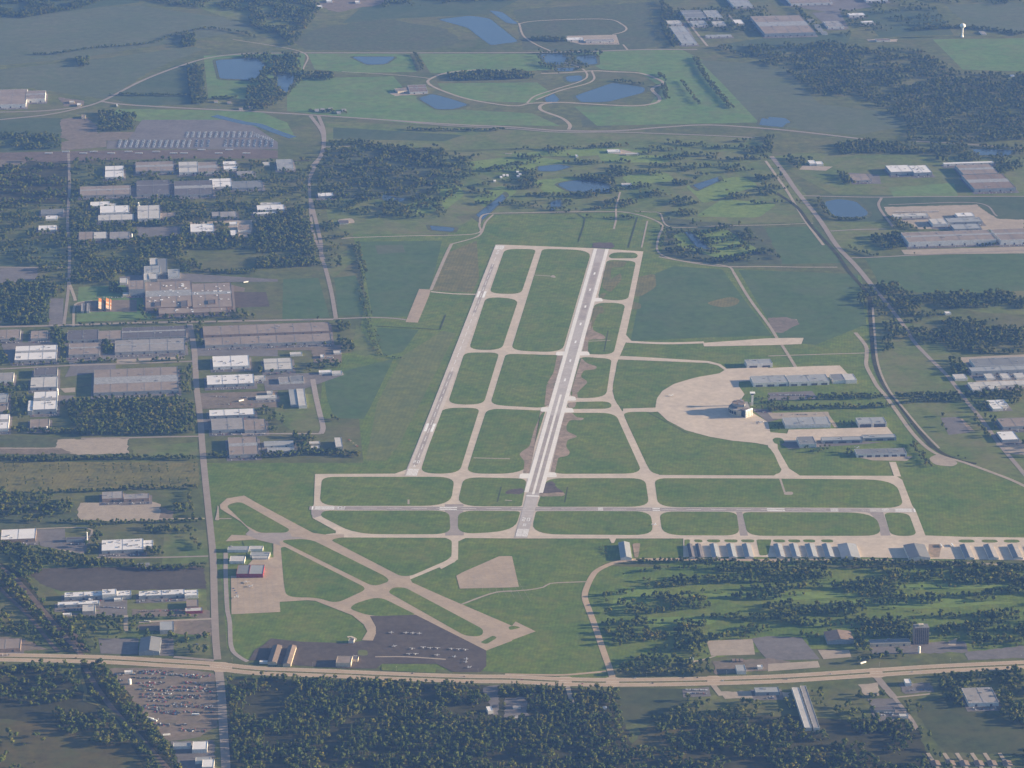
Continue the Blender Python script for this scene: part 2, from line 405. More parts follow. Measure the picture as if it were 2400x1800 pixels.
fld('field','meadow', FV(355,1150,445,1145,450,1215,350,1220))
fld('field','rough', FV(-200,1065,160,1085,170,1150,-200,1140), jag=6)
fld('field','meadow', FV(20,1180,445,1275,455,1415,215,1405,140,1300,60,1215), base=A_)
fld('ploughed_field','plough', FV(50,1228,440,1222,446,1272,130,1277,90,1262), jag=2, base=B_)
fld('field','brown', FV(-200,1490,180,1520,260,1580,400,1680,400,1900,-200,1900), jag=6)
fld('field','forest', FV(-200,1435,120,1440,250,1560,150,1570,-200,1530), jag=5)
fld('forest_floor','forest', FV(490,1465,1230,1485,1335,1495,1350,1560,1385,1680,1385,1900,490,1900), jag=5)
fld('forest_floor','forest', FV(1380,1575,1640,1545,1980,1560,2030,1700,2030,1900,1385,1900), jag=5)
fld('field','evening', FV(1325,1485,1480,1488,1500,1555,1340,1565))
fld('field','brown', FV(1400,1570,1500,1565,1480,1640,1330,1640), jag=4)
fld('field','evening', FV(1975,1520,2060,1500,2115,1525,2200,1565,2400,1590,2400,1640,2040,1625,1990,1560), jag=4)
fld('golf_course','lawn', FV(1290,1222,1500,1228,2400,1228,2400,1420,1700,1400,1480,1430,1325,1445,1268,1290), base=A_)
for a in ((1450,1285,1700,1277,1900,1285,1700,1297), (1380,1335,1560,1330,1540,1350,1400,1352), (1750,1300,1990,1290,2200,1302,1990,1315),
          (1700,1345,1880,1338,1990,1345,1820,1358), (1330,1270,1420,1265,1400,1310,1320,1320), (1900,1265,2120,1258,2212,1268,1980,1275)):
    fld('fairway','fairway', FV(*a), base=B_, r=25)
for a in ((1010,350,1130,335,1240,350,1120,372,1020,365),(1150,390,1260,380,1280,400,1180,420),(1020,430,1080,400,1120,412,1060,455),
          (945,400,985,395,1005,420,960,455),(1290,330,1460,338,1440,352,1300,350),(1480,400,1600,380,1640,400,1520,440),(1560,430,1680,440,1640,470,1500,468),
          (1340,380,1440,372,1460,390,1360,400),(1455,505,1560,490,1640,540,1560,560,1460,530),(1060,335,1300,318,1420,326,1250,338),(870,445,930,425,960,450,900,465)):
    fld('fairway','fairway', FV(*a), base=B_, r=30)
# ponds
def pond(pts, r=25):
    w_ = W(pts); mx_, my_ = sum(p[0] for p in w_)/len(w_), sum(p[1] for p in w_)/len(w_); k_ = 1+14/max(40, max(abs(p[0]-mx_) for p in w_))
    sheet('pond_bank', [(mx_+(x-mx_)*k_, my_+(y-my_)*k_) for x, y in w_], M['rough'], B_, r=r+8, mark=False)
    o = sheet('pond', W(pts), WATER, 0.305, r=r, mark=True)
    return o
pond(FV(945,42,1015,34,1058,40,1120,90,1060,98,1035,80,1010,60)); pond(FV(1055,22,1085,26,1120,52,1095,50))
pond(T(1,0,820,490,1210,490,1120,555,960,560)); pond(T(1,0,1400,850,1520,810,1700,860,1840,905,1700,945,1560,945))
pond(T(0,0,1860,520,2212,500,2290,560,2212,690,1900,680)); pond(FV(596,160,640,165,620,200,600,190))
pond(T(2,0,540,490,730,480,740,555,600,560)); pond(T(2,0,460,660,600,650,610,700,480,710))
pond(T(2,0,540,830,870,715,1150,755,1140,800,830,880,600,885)); pond(T(2,0,280,850,360,810,410,860,380,890,300,885),12)
pond(T(2,0,380,590,540,585,520,615,400,615),12); pond(T(2,0,230,470,400,465,500,500,420,560,300,550),12)
pond(T(2,0,380,1590,520,1560,700,1560,860,1600,860,1660,500,1655)); pond(T(2,0,220,1440,400,1420,520,1440,380,1480,230,1480),15)
pond(T(3,1,470,90,600,60,760,80,870,180,840,215,640,225,560,200)); pond(T(3,0,0,1010,150,1020,200,1060,30,1090),12)
pass
strip('canal', W(T(0,0,1850,1000,2100,1060)+T(1,0,20,1080,150,1130,320,1190)), 34, WATER, 0.308)
pond(T(2,1,330,90,420,60,430,120,340,160),15); pond(T(2,1,1490,340,1560,360,1720,500,1600,480),12)
pond(T(1,1,1900,200,2130,20,2160,50,1960,240),8); pond(T(1,1,1080,20,1300,60,1240,90,1100,70),12)
pond(T(1,1,1500,290,1720,310,1700,345,1520,330),10); pond(T(2,0,1560,1600,1780,1530,1800,1560,1620,1640),8)
pond(FV(1645,255,1705,262,1690,275,1640,270),8); pond(FV(2100,322,2190,325,2180,336,2110,335),8)
fld('forest_floor','forest', T(0,3,-60,-140,60,-90,220,0,400,290,620,440,790,665,560,655,350,420,150,230,-60,60), base=B_); fld('forest_floor','forest', T(0,3,690,750,900,775,1110,1000,1250,1200,1400,1400,1600,1700,1270,1700,1110,1420,980,1200,860,1110,740,1000), base=B_)  # dark sheets beneath the railway trees, tree shadow put into the ground colour
# ---- parking lots and yards
def lot(m, pts, name='parking_lot', base=B_, r=0, jag=0): return sheet(name, W(pts), M[m], base, r=r, jag=jag, mark=True)
lot('lot', T(0,0,1230,1035,2080,1035,2212,1100,2400,1230,2400,1290,920,1285,930,1215,1130,1215,1180,1100))
lot('lot', T(0,0,1130,1140,1850,1135,2100,1130,2400,1230,2400,1285,1950,1285,1940,1180,1850,1180,1840,1280,920,1285,930,1215,1110,1215))
lot('yard', T(0,0,530,1230,900,1140,1160,1140,1100,1205,920,1215,920,1270,530,1300), 'gravel_yard')
lot('yard', T(0,0,520,1030,740,1010,840,1090,840,1200,600,1210,530,1190), 'gravel_yard', jag=4)
lot('yard', T(0,0,-60,1360,300,1360,160,1440,-60,1440), 'gravel_yard', jag=4)
lot('ballast', T(0,0,-60,1320,1000,1300,2212,1290,2400,1300,2400,1370,1500,1370,400,1400,-60,1370), 'rail_yard')
lot('yard', T(0,0,500,840,720,870,720,910,560,920), 'gravel_yard', jag=4)
lot('yard', T(1,0,500,20,900,-40,1300,-60,1080,35,700,105,600,70), 'construction_site', jag=8)
lot('gravel', T(1,0,1150,800,1450,780,1490,810,1200,830), jag=3)
lot('gravel', T(2,0,470,310,900,300,930,385,600,385,500,360))
lot('gravel', T(2,0,810,1290,940,1290,1100,1330,1000,1345,830,1320), jag=3)
lot('lot', T(2,0,1350,190,1500,195,1600,380,1480,375))
lot('lot', T(3,0,680,1490,960,1510,980,1590,760,1570), jag=3)
lot('gravel', T(3,0,300,1430,560,1440,500,1475,270,1465))
lot('lot', T(3,0,0,-60,700,-60,900,60,560,110,150,50)); lot('lot', T(3,0,380,110,620,100,700,250,520,240))
lot('gravel', T(3,0,850,340,1120,340,1110,360,880,362), jag=3)
lot('gravel', T(3,1,1000,130,1800,110,1980,230,2212,240,2212,330,1300,320,1040,200), 'yard', jag=3)
lot('gravel', T(3,1,1150,500,2300,470,2300,530,1180,540))
lot('yard', T(3,1,0,1090,160,1080,250,1110,270,1140,120,1220,30,1210), 'spoil_heap', jag=3); lot('dirt', T(3,1,200,1100,250,1100,265,1140,220,1150),'spoil_heap',base=B_+.03)
lot('concrete', T(2,1,1650,1305,2212,1265,2400,1262,2520,1262,2500,1315,2212,1325,1660,1335), 'closed_pavement', base=P_)
lot('gravel', T(3,1,1650,1430,2300,1400,2300,1700,1800,1640)); lot('lot', T(3,2,1490,290,1650,285,1750,420,1560,440))
lot('dirt', T(3,2,1630,300,1680,300,1790,410,1730,410), base=B_+.03)
lot('gravel', T(3,2,1970,510,2212,500,2240,620,2050,590), jag=4)
lot('lot', T(3,2,0,75,380,60,440,130,0,145)); lot('lot', T(2,2,2060,210,2212,220,2330,300,2212,330))
lot('gravel', T(3,2,0,250,520,240,540,300,40,300)); lot('lot', T(3,2,80,500,700,490,1000,505,700,530,180,560))
lot('gravel', T(3,2,760,630,1250,625,1200,665,900,660))
lot('gravel', T(3,2,1380,640,1480,600,1650,680,1600,715,1440,700), r=20)
lot('lot', T(0,1,-60,680,330,670,310,760,-60,800), jag=4); lot('lot', T(0,1,1030,735,1130,715,1230,720,1240,780,1100,830), jag=2)
lot('yard', T(0,1,660,960,760,940,1180,930,1185,1035,660,1035))
lot('dark', T(0,1,810,940,1180,930,1185,1035,815,1035), base=B_+.03); lot('dark', T(0,1,2020,865,2300,865,2330,990,2040,1000))
lot('lot', T(0,1,1560,700,2000,730,2400,755,2400,775,1255,785,1260,740)); lot('yard', T(0,1,1990,800,2120,830,2110,860,1990,860), 'gravel_yard')
lot('lot', T(0,1,430,920,550,920,540,1160,420,1160)); lot('lot', T(0,1,0,660,330,650,300,680,0,690))
lot('lot', T(0,1,1130,-40,1700,0,1700,60,1150,50)); lot('lot', T(0,1,1180,300,1560,300,1560,380,1200,390), jag=4)
lot('gravel', T(0,1,1960,250,2180,240,2180,395,1990,395)); lot('gravel', T(0,1,1600,262,2212,240,2212,262,1600,280))
for a in ((0,1300,500,1300,500,1490,90,1490),(590,1400,1600,1390,1600,1420,590,1470),(1700,1340,2400,1320,2400,1420,1690,1415),(620,1480,1000,1480,1000,1540,560,1600)):
    lot('lot', T(0,1,*a))
lot('gravel', T(0,1,590,1440,660,1440,640,1490,600,1490), base=B_+.03); lot('gravel', T(0,1,1000,1430,1590,1410,1600,1440,1010,1480), base=B_+.03)
lot('yard', T(1,1,90,1340,740,1320,740,1470,500,1480,480,1370,90,1365), jag=2); lot('lot', T(1,1,60,1590,740,1545,760,1580,420,1700,80,1720))
lot('yard', T(0,2,1710,80,2400,60,2400,200,1720,215), 'gravel_yard', jag=2); lot('lot', T(0,2,1720,300,1830,300,1840,400,1730,400))
lot('gravel', T(0,2,500,480,1110,470,1110,600,640,610,490,560), 'gravel_lot', jag=4); lot('yard', T(0,2,-60,550,500,550,640,600,300,610,-60,600), 'gravel_yard', jag=3)
lot('gravel', T(0,2,680,1030,1280,1005,1380,1040,1400,1180,1000,1185,670,1170), 'gravel_lot', jag=4); lot('yard', T(0,2,1380,1060,1500,1100,1480,1180,1380,1180), 'gravel_yard', jag=3)
lot('plough', T(0,2,1280,1050,1380,1060,1370,1130,1290,1140), 'gravel_lot', base=B_+.03)
lot('lot', T(0,2,310,1260,560,1250,570,1390,760,1360,740,1460,350,1400)); lot('gravel', T(0,2,340,1380,740,1440,720,1480,380,1400), base=B_+.03)
lot('lot', T(0,2,490,100,640,100,640,150,520,160)); lot('gravel', T(0,2,520,40,650,30,650,70,560,75))
lot('yard', T(0,3,1140,290,1600,285,1820,300,1820,370,1600,350,1150,350), 'gravel_yard', jag=3); lot('lot', T(0,3,850,190,1100,190,1100,350,560,350,560,330,860,300))
lot('yard', T(0,3,1500,380,1830,380,1830,520,1520,500,1200,460,1200,420), 'gravel_yard', jag=3); lot('lot', T(0,3,850,540,1200,540,1190,680,870,670))
lot('lot', T(0,3,1380,540,1500,540,1500,690,1380,690)); lot('yard', T(0,3,-60,520,200,540,420,640,-60,650), 'gravel_yard', jag=3)
lot('yard', T(0,3,940,800,1500,790,1850,840,1890,1130,1880,1300,1700,1400,1440,1430,1200,1150,1100,1000,1000,900), 'junkyard_ground', jag=3)
lot('lot', T(0,3,1480,1430,1850,1420,1860,1660,1850,1800,1560,1660), jag=3)
lot('gravel', T(2,3,1680,560,2080,545,2100,680,1720,690), 'gravel_lot'); lot('lot', T(2,3,2070,540,2212,520,2500,530,2660,720,2212,730,2130,640), 'parking_lot')
lot('yard', T(2,3,1740,740,2212,710,2400,740,2400,800,1750,850), 'gravel_yard', jag=3); lot('gravel', T(3,3,0,760,430,735,450,790,0,825))
lot('lot', T(3,3,860,600,1700,560,1740,660,900,680), jag=4); lot('gravel', T(3,3,430,640,700,640,720,700,480,720))
lot('lot', T(2,3,1470,980,1700,960,1720,1040,1480,1050)); lot('gravel', T(2,3,1800,1000,2212,990,2400,1010,2380,1060,1830,1060), jag=3)
lot('gravel', T(3,3,780,940,950,920,960,1040,830,1030), jag=3); lot('lot', T(3,3,1130,930,1400,920,1440,1000,1180,1020), jag=3)
lot('lot', T(3,3,1700,660,2212,600,2400,590,2400,700,1720,730), jag=3); lot('lot', T(3,3,860,1060,1120,1060,1230,1240,960,1260), jag=3)
lot('gravel', T(3,3,1560,560,1640,540,1620,600,1560,600), jag=2)
lot('lot', T(1,3,1960,970,2100,940,2100,1200,2040,1200), jag=3); lot('lot', T(2,3,-60,1060,120,1040,140,1200,-60,1240), jag=4)

# ================================================================ roads
def road(wd, pts, m='road', name='road', base=R_, curve=True, mark=True): return strip(name, W(pts), wd, M[m], base, curve, mark)
road(13, FV(688,250,700,285,697,325,680,360,668,385)); road(9, FV(668,385,670,440,676,500,700,560))
road(12, T(1,1,470,60,520,260,560,440,565,560,600,660,650,860,690,1090))
road(14, FV(-200,708,0,706,130,703,300,697,440,695,640,691,720,690)); road(9, FV(720,689,800,686,855,688,882,692))
road(16, FV(410,700,420,760,424,830,432,900,440,1000,450,1100,460,1200,463,1300,466,1380,470,1425)); road(18, FV(472,1440,478,1500,483,1580,488,1659,492,1800))
road(9, FV(148,330,150,400,146,480,150,540,148,620,138,702)); road(10, T(0,1,-60,1532,600,1500,1200,1480,1690,1462))
road(9, FV(-200,575,90,578,140,577)); road(7, T(0,1,635,1165,640,1000,680,955,800,940), 'gravel')
road(9, T(0,1,580,740,640,900,650,940), 'gravel')
road(14, T(1,2,490,-40,520,120,550,250,580,380,560,430), 'asphalt'); road(8, T(1,2,-200,435,120,430,560,430), 'asphalt')
road(9, T(0,2,700,470,1110,465,1400,458,1720,452)); road(8, T(0,2,830,1500,1300,1500,1800,1488)); road(6, T(0,2,650,1170,1200,1168,1770,1162), 'gravel')
road(6, T(0,2,-60,555,400,555,640,545), 'gravel')
road(9, T(0,3,1090,340,1085,420,1090,480), 'gravel'); road(9, T(0,3,1830,370,1500,385,1200,400), 'gravel')
for a in ((1100,985,1500,985,1870,970),(1110,1045,1500,1040,1880,1045),(1150,1110,1500,1120,1880,1145),(960,880,1500,900,1860,900)):
    road(9, T(0,3,*a), 'yard')
road(10, T(0,3,1950,-200,1950,0,1958,200,1965,300,1985,400,1995,600,2040,680,2140,740), 'asphalt', name='service_road')
road(14, T(2,2,2400,1530,1900,1518,1400,1515,1050,1520,870,1550,740,1610,695,1659)+T(2,3,650,90,628,180,660,280,720,440,780,620,840,790,868,880), 'highway')
road(8, T(3,2,0,1515,600,1520,1200,1525,2212,1570), 'gravel')
road(7, T(1,1,2212,180,1970,195,1930,280,1890,362,1300,380,820,395,740,405), 'gravel', name='perimeter_road')
road(7, T(1,1,2050,195,1985,260,1950,350,1890,395,1690,450), 'gravel', name='perimeter_road')
road(10, T(1,1,1690,448,1640,550,1570,710,1510,850), 'gravel', name='perimeter_road')
road(7, T(2,1,-60,182,500,172,900,170,1060,190,1200,230,1300,290,1270,380,1255,500,1330,560,1500,600,1850,640,1920,700), 'gravel', name='perimeter_road')
road(9, T(2,1,1915,695,2050,920,2212,1140)+T(3,1,70,1250,90,1290), 'gravel', name='perimeter_road'); road(9, T(3,1,115,1315,170,1400,240,1515), 'gravel', name='perimeter_road')
road(6, T(2,1,935,0,900,130,900,230,880,320), 'gravel', name='footpath'); road(5, T(2,1,1060,165,1200,175,1280,185,1370,302,1800,293,2212,285)+T(3,1,200,278,390,270), 'gravel', name='footpath')
road(5, T(2,1,1170,250,1120,480), 'gravel', name='footpath')
road(7, T(2,1,1270,560,1600,620,1850,645,2212,645)+T(3,1,300,650,600,650), 'gravel', name='perimeter_road')
road(8, T(1,1,1510,862,1700,880,1900,885), 'concrete', name='service_road', base=P_)
road(16, T(3,0,30,1350,130,1480,240,1640)+T(3,1,400,180,480,290,600,470,760,640,900,810), 'road')
road(12, T(3,1,900,810,1040,980,1170,1150,1260,1290,1380,1420,1560,1600)+T(3,2,1700,130,1840,300,2000,520,2150,700,2300,880), 'road')
road(9, T(3,0,-20,1390,100,1560,170,1659)+T(3,1,230,100,330,260,480,460), 'gravel', name='railway')
road(12, T(3,1,60,0,250,130,380,300,590,530,700,690,860,880,885,1000,895,1200,925,1480,1010,1680)+T(3,2,1160,210,1300,400,1450,560,1620,650,1800,690), 'forest', name='ditch')
road(6, T(3,1,905,1000,920,1200,950,1480,1040,1700)+T(3,2,1180,220,1330,400,1480,555), 'gravel', name='footpath')
road(11, T(3,1,755,1215,845,1330,852,1420,850,1500,900,1600,945,1680)+T(3,2,1010,95,1100,220,1270,450,1450,600,1700,680,1950,770,2150,850,2400,980), 'gravel', name='service_road')
road(12, T(0,0,-60,1040,400,992,700,930,900,865,1200,710,1500,590,1800,500,2100,465,2212,462)+T(1,0,400,457,1000,457,1600,457,2212,455)+T(2,0,600,447,1100,430,1600,428), 'road')
road(14, T(0,0,880,878,1100,905,1700,940,2212,965)+T(1,0,500,995,1100,1035,1700,1075,2212,1098)+T(2,0,400,1128,900,1130,1300,1100,1700,1080,2212,1112)+T(3,0,400,1152,900,1212), 'road')
road(9, T(1,0,1200,1045,1700,1088,2212,1112)+T(2,0,400,1142,900,1142,1300,1155,1700,1170,2100,1190), 'road')
road(9, T(3,0,1260,1220,1700,1245,2212,1285,2400,1295), 'road'); road(12, T(0,0,-60,970,200,965,420,955,700,925), 'road')
road(14, T(1,0,470,1000,560,1120,585,1200,570,1330,480,1440))
road(11, T(1,0,2212,612,1900,605,1650,630,1510,680,1490,720,1600,780,1850,860,2212,915)+T(2,0,160,893,350,885), 'gravel', name='test_track')
road(13, T(2,0,250,635,450,630,700,612,870,620,1100,632,1250,680,1305,720,1210,770,1275,845,1240,890,1050,915,700,900,420,885,270,900,250,950,430,1020,500,1080,490,1120), 'gravel', name='test_track')
road(8, T(2,0,130,890,200,830,380,770,600,700,650,650,600,590,460,540), 'gravel', name='test_track'); road(8, T(2,0,210,862,420,782,640,725,710,680,690,615), 'gravel', name='test_track')
road(8, T(2,0,60,200,100,310,200,380,330,440), 'gravel', name='test_track'); road(8, T(2,0,60,205,200,182,600,165,850,170,950,210,990,250,950,280,870,298), 'gravel', name='test_track')
road(7, T(2,0,960,385,1000,432), 'gravel', name='test_track'); road(6, T(1,0,740,620,1100,640,1400,665,1500,680), 'gravel', name='footpath')
road(6, T(1,0,-200,340,400,452,410,600), 'gravel', name='footpath'); road(7, T(1,0,580,1270,880,1262), 'gravel')
road(9, T(2,0,1480,130,1560,240,1690,400), 'gravel'); road(9, T(2,0,1860,120,1940,200,2020,240), 'road')
road(10, T(2,0,-60,1330,0,1330), 'gravel', name='footpath')
road(8, T(3,1,270,32,900,45,1400,40,2300,38)); road(8, T(3,1,720,570,1000,560,1300,545,2300,500)); road(8, T(3,1,540,338,780,325,1030,320)); road(9, T(3,1,980,50,960,130,1080,300), 'road')
road(6, T(3,1,0,1418,400,1405,840,1392), 'gravel', name='service_road'); road(10, T(3,2,490,240,590,375), 'gravel', name='service_road')
road(6, T(3,1,1040,110,1800,95,1980,210), 'road')
road(8, T(2,3,-60,850,200,855,450,856,650,840,815,825), 'highway', name='frontage_road')
road(10, T(2,3,480,955,520,1100), 'gravel'); road(12, T(2,3,1740,945,1810,1035), 'gravel'); road(16, T(3,3,930,860,1010,960,1090,1050)); road(9, T(3,3,1090,1050,1240,1240,1290,1330))
road(5, T(2,3,-60,135,130,122,270,98,330,65,500,55,655,50), 'gravel', name='footpath'); road(6, T(1,3,1780,245,1950,180,2080,140,2212,130), 'gravel', name='footpath')
road(6, T(3,3,1100,1050,1400,1020), 'gravel'); road(5, T(2,3,1560,740,1650,725,1760,690), 'gravel')
road(10, T(0,3,1500,700,1850,730), 'road'); road(6, T(0,2,100,1262,750,1245,755,1350), 'gravel')
for x0 in (1380,1520,1630,1760,1870,2000): road(8, T(3,3,x0,1530,x0+80,1650,x0+150,1760), 'gravel', name='driveway')
for x0, x1, y0 in ((0,410,1265),(0,500,1305),(400,1500,1330)): road(5, T(0,0,x0,y0+75,x1+300,y0+62,x1+1200,y0+55), 'ballast', name='railway')
road(9, T(0,3,-40,40,30,140,250,350,420,560,510,660), 'ballast', name='footpath'); road(10, T(0,3,560,300,640,500,760,650,640,560), 'ballast', name='footpath', mark=False)
road(12, T(0,2,-60,1500,0,1580)+T(0,3,150,40,400,330,560,520,720,700), 'ballast', name='railway'); road(12, T(0,3,740,800,860,1000,1010,1190,1200,1390,1480,1700), 'ballast', name='railway')
road(7, T(0,3,680,800,740,1000,730,1080,900,1130,1060,1260,1200,1400,1330,1560,1420,1700), 'olive', name='footpath')
# divided highway: two carriageways and a grass median
HWC = T(0,3,-300,697,0,703,860,722,1400,752,1850,780)+T(1,3,0,818,600,842,1200,868,1800,888,2212,893)+T(2,3,400,912,870,920,1500,913,2212,893)+T(3,3,450,868,900,838,1500,800,2212,768,2500,755)
hw = smooth_line(W(HWC), 25)
sheet('highway_median', [(p.x, p.y) for p in strip_pts(hw, 48, False)[0]] + [(p.x, p.y) for p in reversed(strip_pts(hw, 48, False)[1])], M['olive'], B_+.06, mark=True)
L_, Rr = strip_pts(hw, 25, False)
strip('highway_carriageway', [(p.x, p.y) for p in L_], 17, M['highway'], P_, False); strip('highway_carriageway', [(p.x, p.y) for p in Rr], 17, M['highway'], P_, False)
for sgn in (-1, 1):
    for off in (4.6, 20.4):
        L2, R2 = strip_pts(hw, off*2, False)
        q = L2 if sgn > 0 else R2
        strip('lane_edge_line', [(p.x, p.y) for p in q], 0.5, M['paint'], P_+.02, False, mark=False)
for p in (T(0,3,1910,790)[0], T(3,3,935,838)[0], T(2,3,868,918)[0], T(2,3,460,912)[0], T(2,3,1745,905)[0]):
    x, y = G(*p); sheet('highway_crossing', [(x-14,y-24),(x+14,y-24),(x+14,y+24),(x-14,y+24)], M['highway'], P_+.01, r=8, mark=True)
sheet('highway_crossing', W(T(0,3,1840,745,1960,745,2010,780,2000,830,1850,815,1800,770)), M['highway'], P_+.01, r=10, mark=True)

# ================================================================ runways, taxiways, aprons
def pave(name, pts, m='concrete', r=0): return sheet(name, W(pts), M[m], P_, r=r, mark=True)
pave('taxiway_network', T(1,1,2080,455)+T(2,1,270,470,740,488,1135,515,1045,960,985,1235,990,1283,940,1400,905,1480,880,1659)
  +T(2,2,868,60,885,130,950,235,1000,350,1160,690,1215,787,2212,792)+T(3,2,1105,795,1160,830,1245,1050,1275,1090,1360,1310,1700,1322,2500,1332,2500,1528,1400,1512,800,1497,0,1497)
  +T(2,2,2130,1495,1480,1497,1480,1336,900,1336,880,1375,860,1375,840,1336,0,1336)+T(1,2,1810,1332,1745,1362,1745,1510,1715,1540,1600,1600,1560,1560,1690,1490,1690,1360,1640,1330,730,1330,600,1300,690,1290,690,1270,490,1160,478,1090,500,1040,510,779,1200,776,1300,740)
  +T(1,2,1600,0)+T(1,1,1600,1659))
pave('apron', T(2,1,905,1440,940,1418,1100,1425,1700,1462,1800,1488,1855,1528,2212,1512)+T(3,1,0,1522,400,1505,620,1500,690,1572,600,1600,200,1610)+T(2,1,1960,1640)
  +T(2,2,1960,20,2010,90,1960,160,2080,250,2212,330)+T(3,2,20,418,165,430,178,395,600,385,1030,372,1110,470,420,490,420,500,80,500,85,560,205,772,250,800,120,800,135,770,0,540)
  +T(2,2,2212,530,2100,510,1900,490,1700,455,1500,400,1340,315,1260,240,1100,250,960,242,960,214,1240,205,1248,130,1300,60,1400,0,1500,-30)+T(2,1,1600,1600,1790,1568,1838,1540,1780,1500,1690,1478,920,1448))
strip('taxiway', W(T(2,1,960,1292,1200,1305,1400,1308,1660,1300)), 17, M['concrete'], P_)
strip('taxiway', W(T(3,2,1075,675,1120,800)), 17, M['concrete'], P_, False); strip('taxiway', W(T(2,2,2150,1336,2128,1400)), 12, M['concrete'], P_, False)
sheet('taxiway_fillet', W(T(2,1,985,1235,1040,1298,975,1300)), M['concrete'], P_)
sheet('taxiway_fillet', W(T(2,2,945,235,1130,240,960,300)), M['concrete'], P_); sheet('taxiway_fillet', W(T(2,2,1180,740,1300,800,1200,800)), M['concrete'], P_)
sheet('taxiway_fillet', W(T(3,2,180,730,290,802,190,802)), M['concrete'], P_); sheet('taxiway_fillet', W(T(3,2,120,740,160,802,40,802)), M['concrete'], P_)
strip('taxiway', W(T(1,2,1717,1360,1717,1512)+T(1,3,1280,35)), 17, M['concrete'], P_, False); sheet('apron', W(T(3,2,1390,1385,1500,1385,1480,1500,1380,1500)), M['dirt'], P_+.03); 
pave('taxiway_network', T(0,2,1960,990,2110,965)+T(1,2,0,1025,490,1287,600,1303,760,1300,760,1345,1250,1345)+T(1,3,1335,32,1350,58,1600,170,2212,432)+T(2,3,30,395,205,480,0,555)+T(1,3,2212,562,1990,645,1380,337,1250,400,985,350,1035,440,1036,500,1010,560,915,555,962,480,930,420,830,340,650,270,510,215,440,210,205,225,210,312)
  +T(0,3,2000,332,1995,0)+T(0,2,2060,1660,2200,1500)+T(1,2,150,1500,150,1380,0,1345)+T(0,2,1950,1360,2000,1305,2150,1310,2165,1270,2080,1190,1905,1080,1898,1045), 'apron2')
pave('dark_apron', T(1,3,985,348,1380,337,1990,645,1990,780,1940,830,1700,830,1560,760,1090,760,1040,800,800,800,150,760,0,730)+T(0,3,2150,730,2200,640)+T(1,3,60,600,130,540,400,570,780,580,930,560,1012,560,1036,500,1036,440), 'dark')
sheet('infield_grass', W(T(1,3,880,640,960,640,970,690,880,690)), M['meadow'], I_, r=10); sheet('infield_grass', W(T(1,3,1090,770,1150,765,1560,790,1550,840,1080,815)), M['lawn'], I_, r=6)
strip('service_road', W(T(1,3,1030,700,1300,700,1640,722)), 5, M['gravel'], I_); strip('service_road', W(T(1,3,790,530,820,525,860,545,845,560)), 6, M['concrete'], I_)
pave('asphalt_taxiway', T(1,2,0,1290,290,1283,310,1320,470,1335,250,1345,200,1365,215,1400,150,1380,0,1340)+T(0,2,2120,1300,2160,1260), 'asphalt')
strip('asphalt_taxiway', W(T(1,2,1710,1040,1715,1310)), 44, M['asphalt'], P_, False); 
sheet('asphalt_taxiway', W(T(1,2,1640,1045,1800,1045,1760,1100,1755,1130,1680,1130,1668,1100)), M['asphalt'], P_)
sheet('asphalt_taxiway', W(T(2,2,1935,1090,1985,1090,2040,1312,1970,1312)), M['asphalt'], P_+.02); sheet('asphalt_taxiway', W(T(3,2,800,1095,990,1095,1060,1312,975,1312,940,1180,880,1120)), M['asphalt'], P_+.02)
sheet('asphalt_taxiway', W(T(1,2,478,1090,600,1095,560,1140,500,1160,478,1130)), M['asphalt'], P_+.02)
def mainline(name, a, b, wd, m, base=.72, t0=0, t1=1, off=0):
    a, b = Vector(a), Vector(b); d = b-a; n = Vector((-d.y, d.x)).normalized()
    p, q = a+d*t0+n*off, a+d*t1+n*off; return strip(name, [tuple(p), tuple(q)], wd, M[m], base, False)
# grass islands between the pavements
I = []
I.append((T(1,1,2150,492)+T(2,1,208,495,78,885)+T(1,1,2015,878), (40,25,40,40)))
I.append((T(1,1,1988,905)+T(2,1,58,925)+T(1,1,2122,1368,1838,1365), 45)); I.append((T(1,1,1802,1388,2103,1388)+T(1,2,1965,180,1655,178), (30,30,40,70)))
I.append((T(1,2,1600,205,1935,208,1755,776,1415,776), (110,30,45,45))); I.append((T(2,1,262,492,690,502,432,1390,-10,1370), (25,170,60,45)))
I.append((T(1,1,2158,1400,2300,1402)+T(2,1,440,1412)+T(2,2,310,212)+T(1,2,2022,182), (30,10,25,40,40))); I.append((T(1,2,1995,212)+T(2,2,290,232,115,778)+T(1,2,1815,776), (40,15,70,45)))
I.append((T(2,1,832,552,880,522,1060,525,1088,545,1080,575,850,575), 22)); I.append((T(2,1,822,585,1072,598,1000,942,738,930), (30,30,60,50)))
I.append((T(2,1,718,955,982,962,875,1410,602,1400), (40,40,60,25))); I.append((T(2,1,590,1424,862,1442)+T(2,2,812,118,492,128), (25,25,60,50)))
I.append((T(2,2,478,158,850,150,866,215,478,218), 32)); I.append((T(2,2,455,250,892,250,1130,776,330,778), (30,45,50,40)))
I.append((T(2,1,915,1450,1680,1478,1800,1515,1832,1545,1760,1575,1600,1600)+T(2,2,1390,0,1290,60,1250,130,1242,202,930,212,885,130,868,30)+T(2,1,885,1600), (20,60,30,20,20,40,30,30,20,40,50,50,30,30)))
I.append((T(2,2,955,244,1235,240,1335,320,1500,402,1700,458,1900,492,2212,532)+T(3,2,55,610,135,788)+T(2,2,1215,788,1160,690), (30,30,10,10,10,10,40,10,45,40,10)))
I.append((T(1,2,570,803,1718,803,1680,1055,550,1055), (35,50,70,50))); I.append((T(1,2,1795,806)+T(2,2,128,818,85,1060)+T(1,2,1735,1058), (40,30,10,60)))
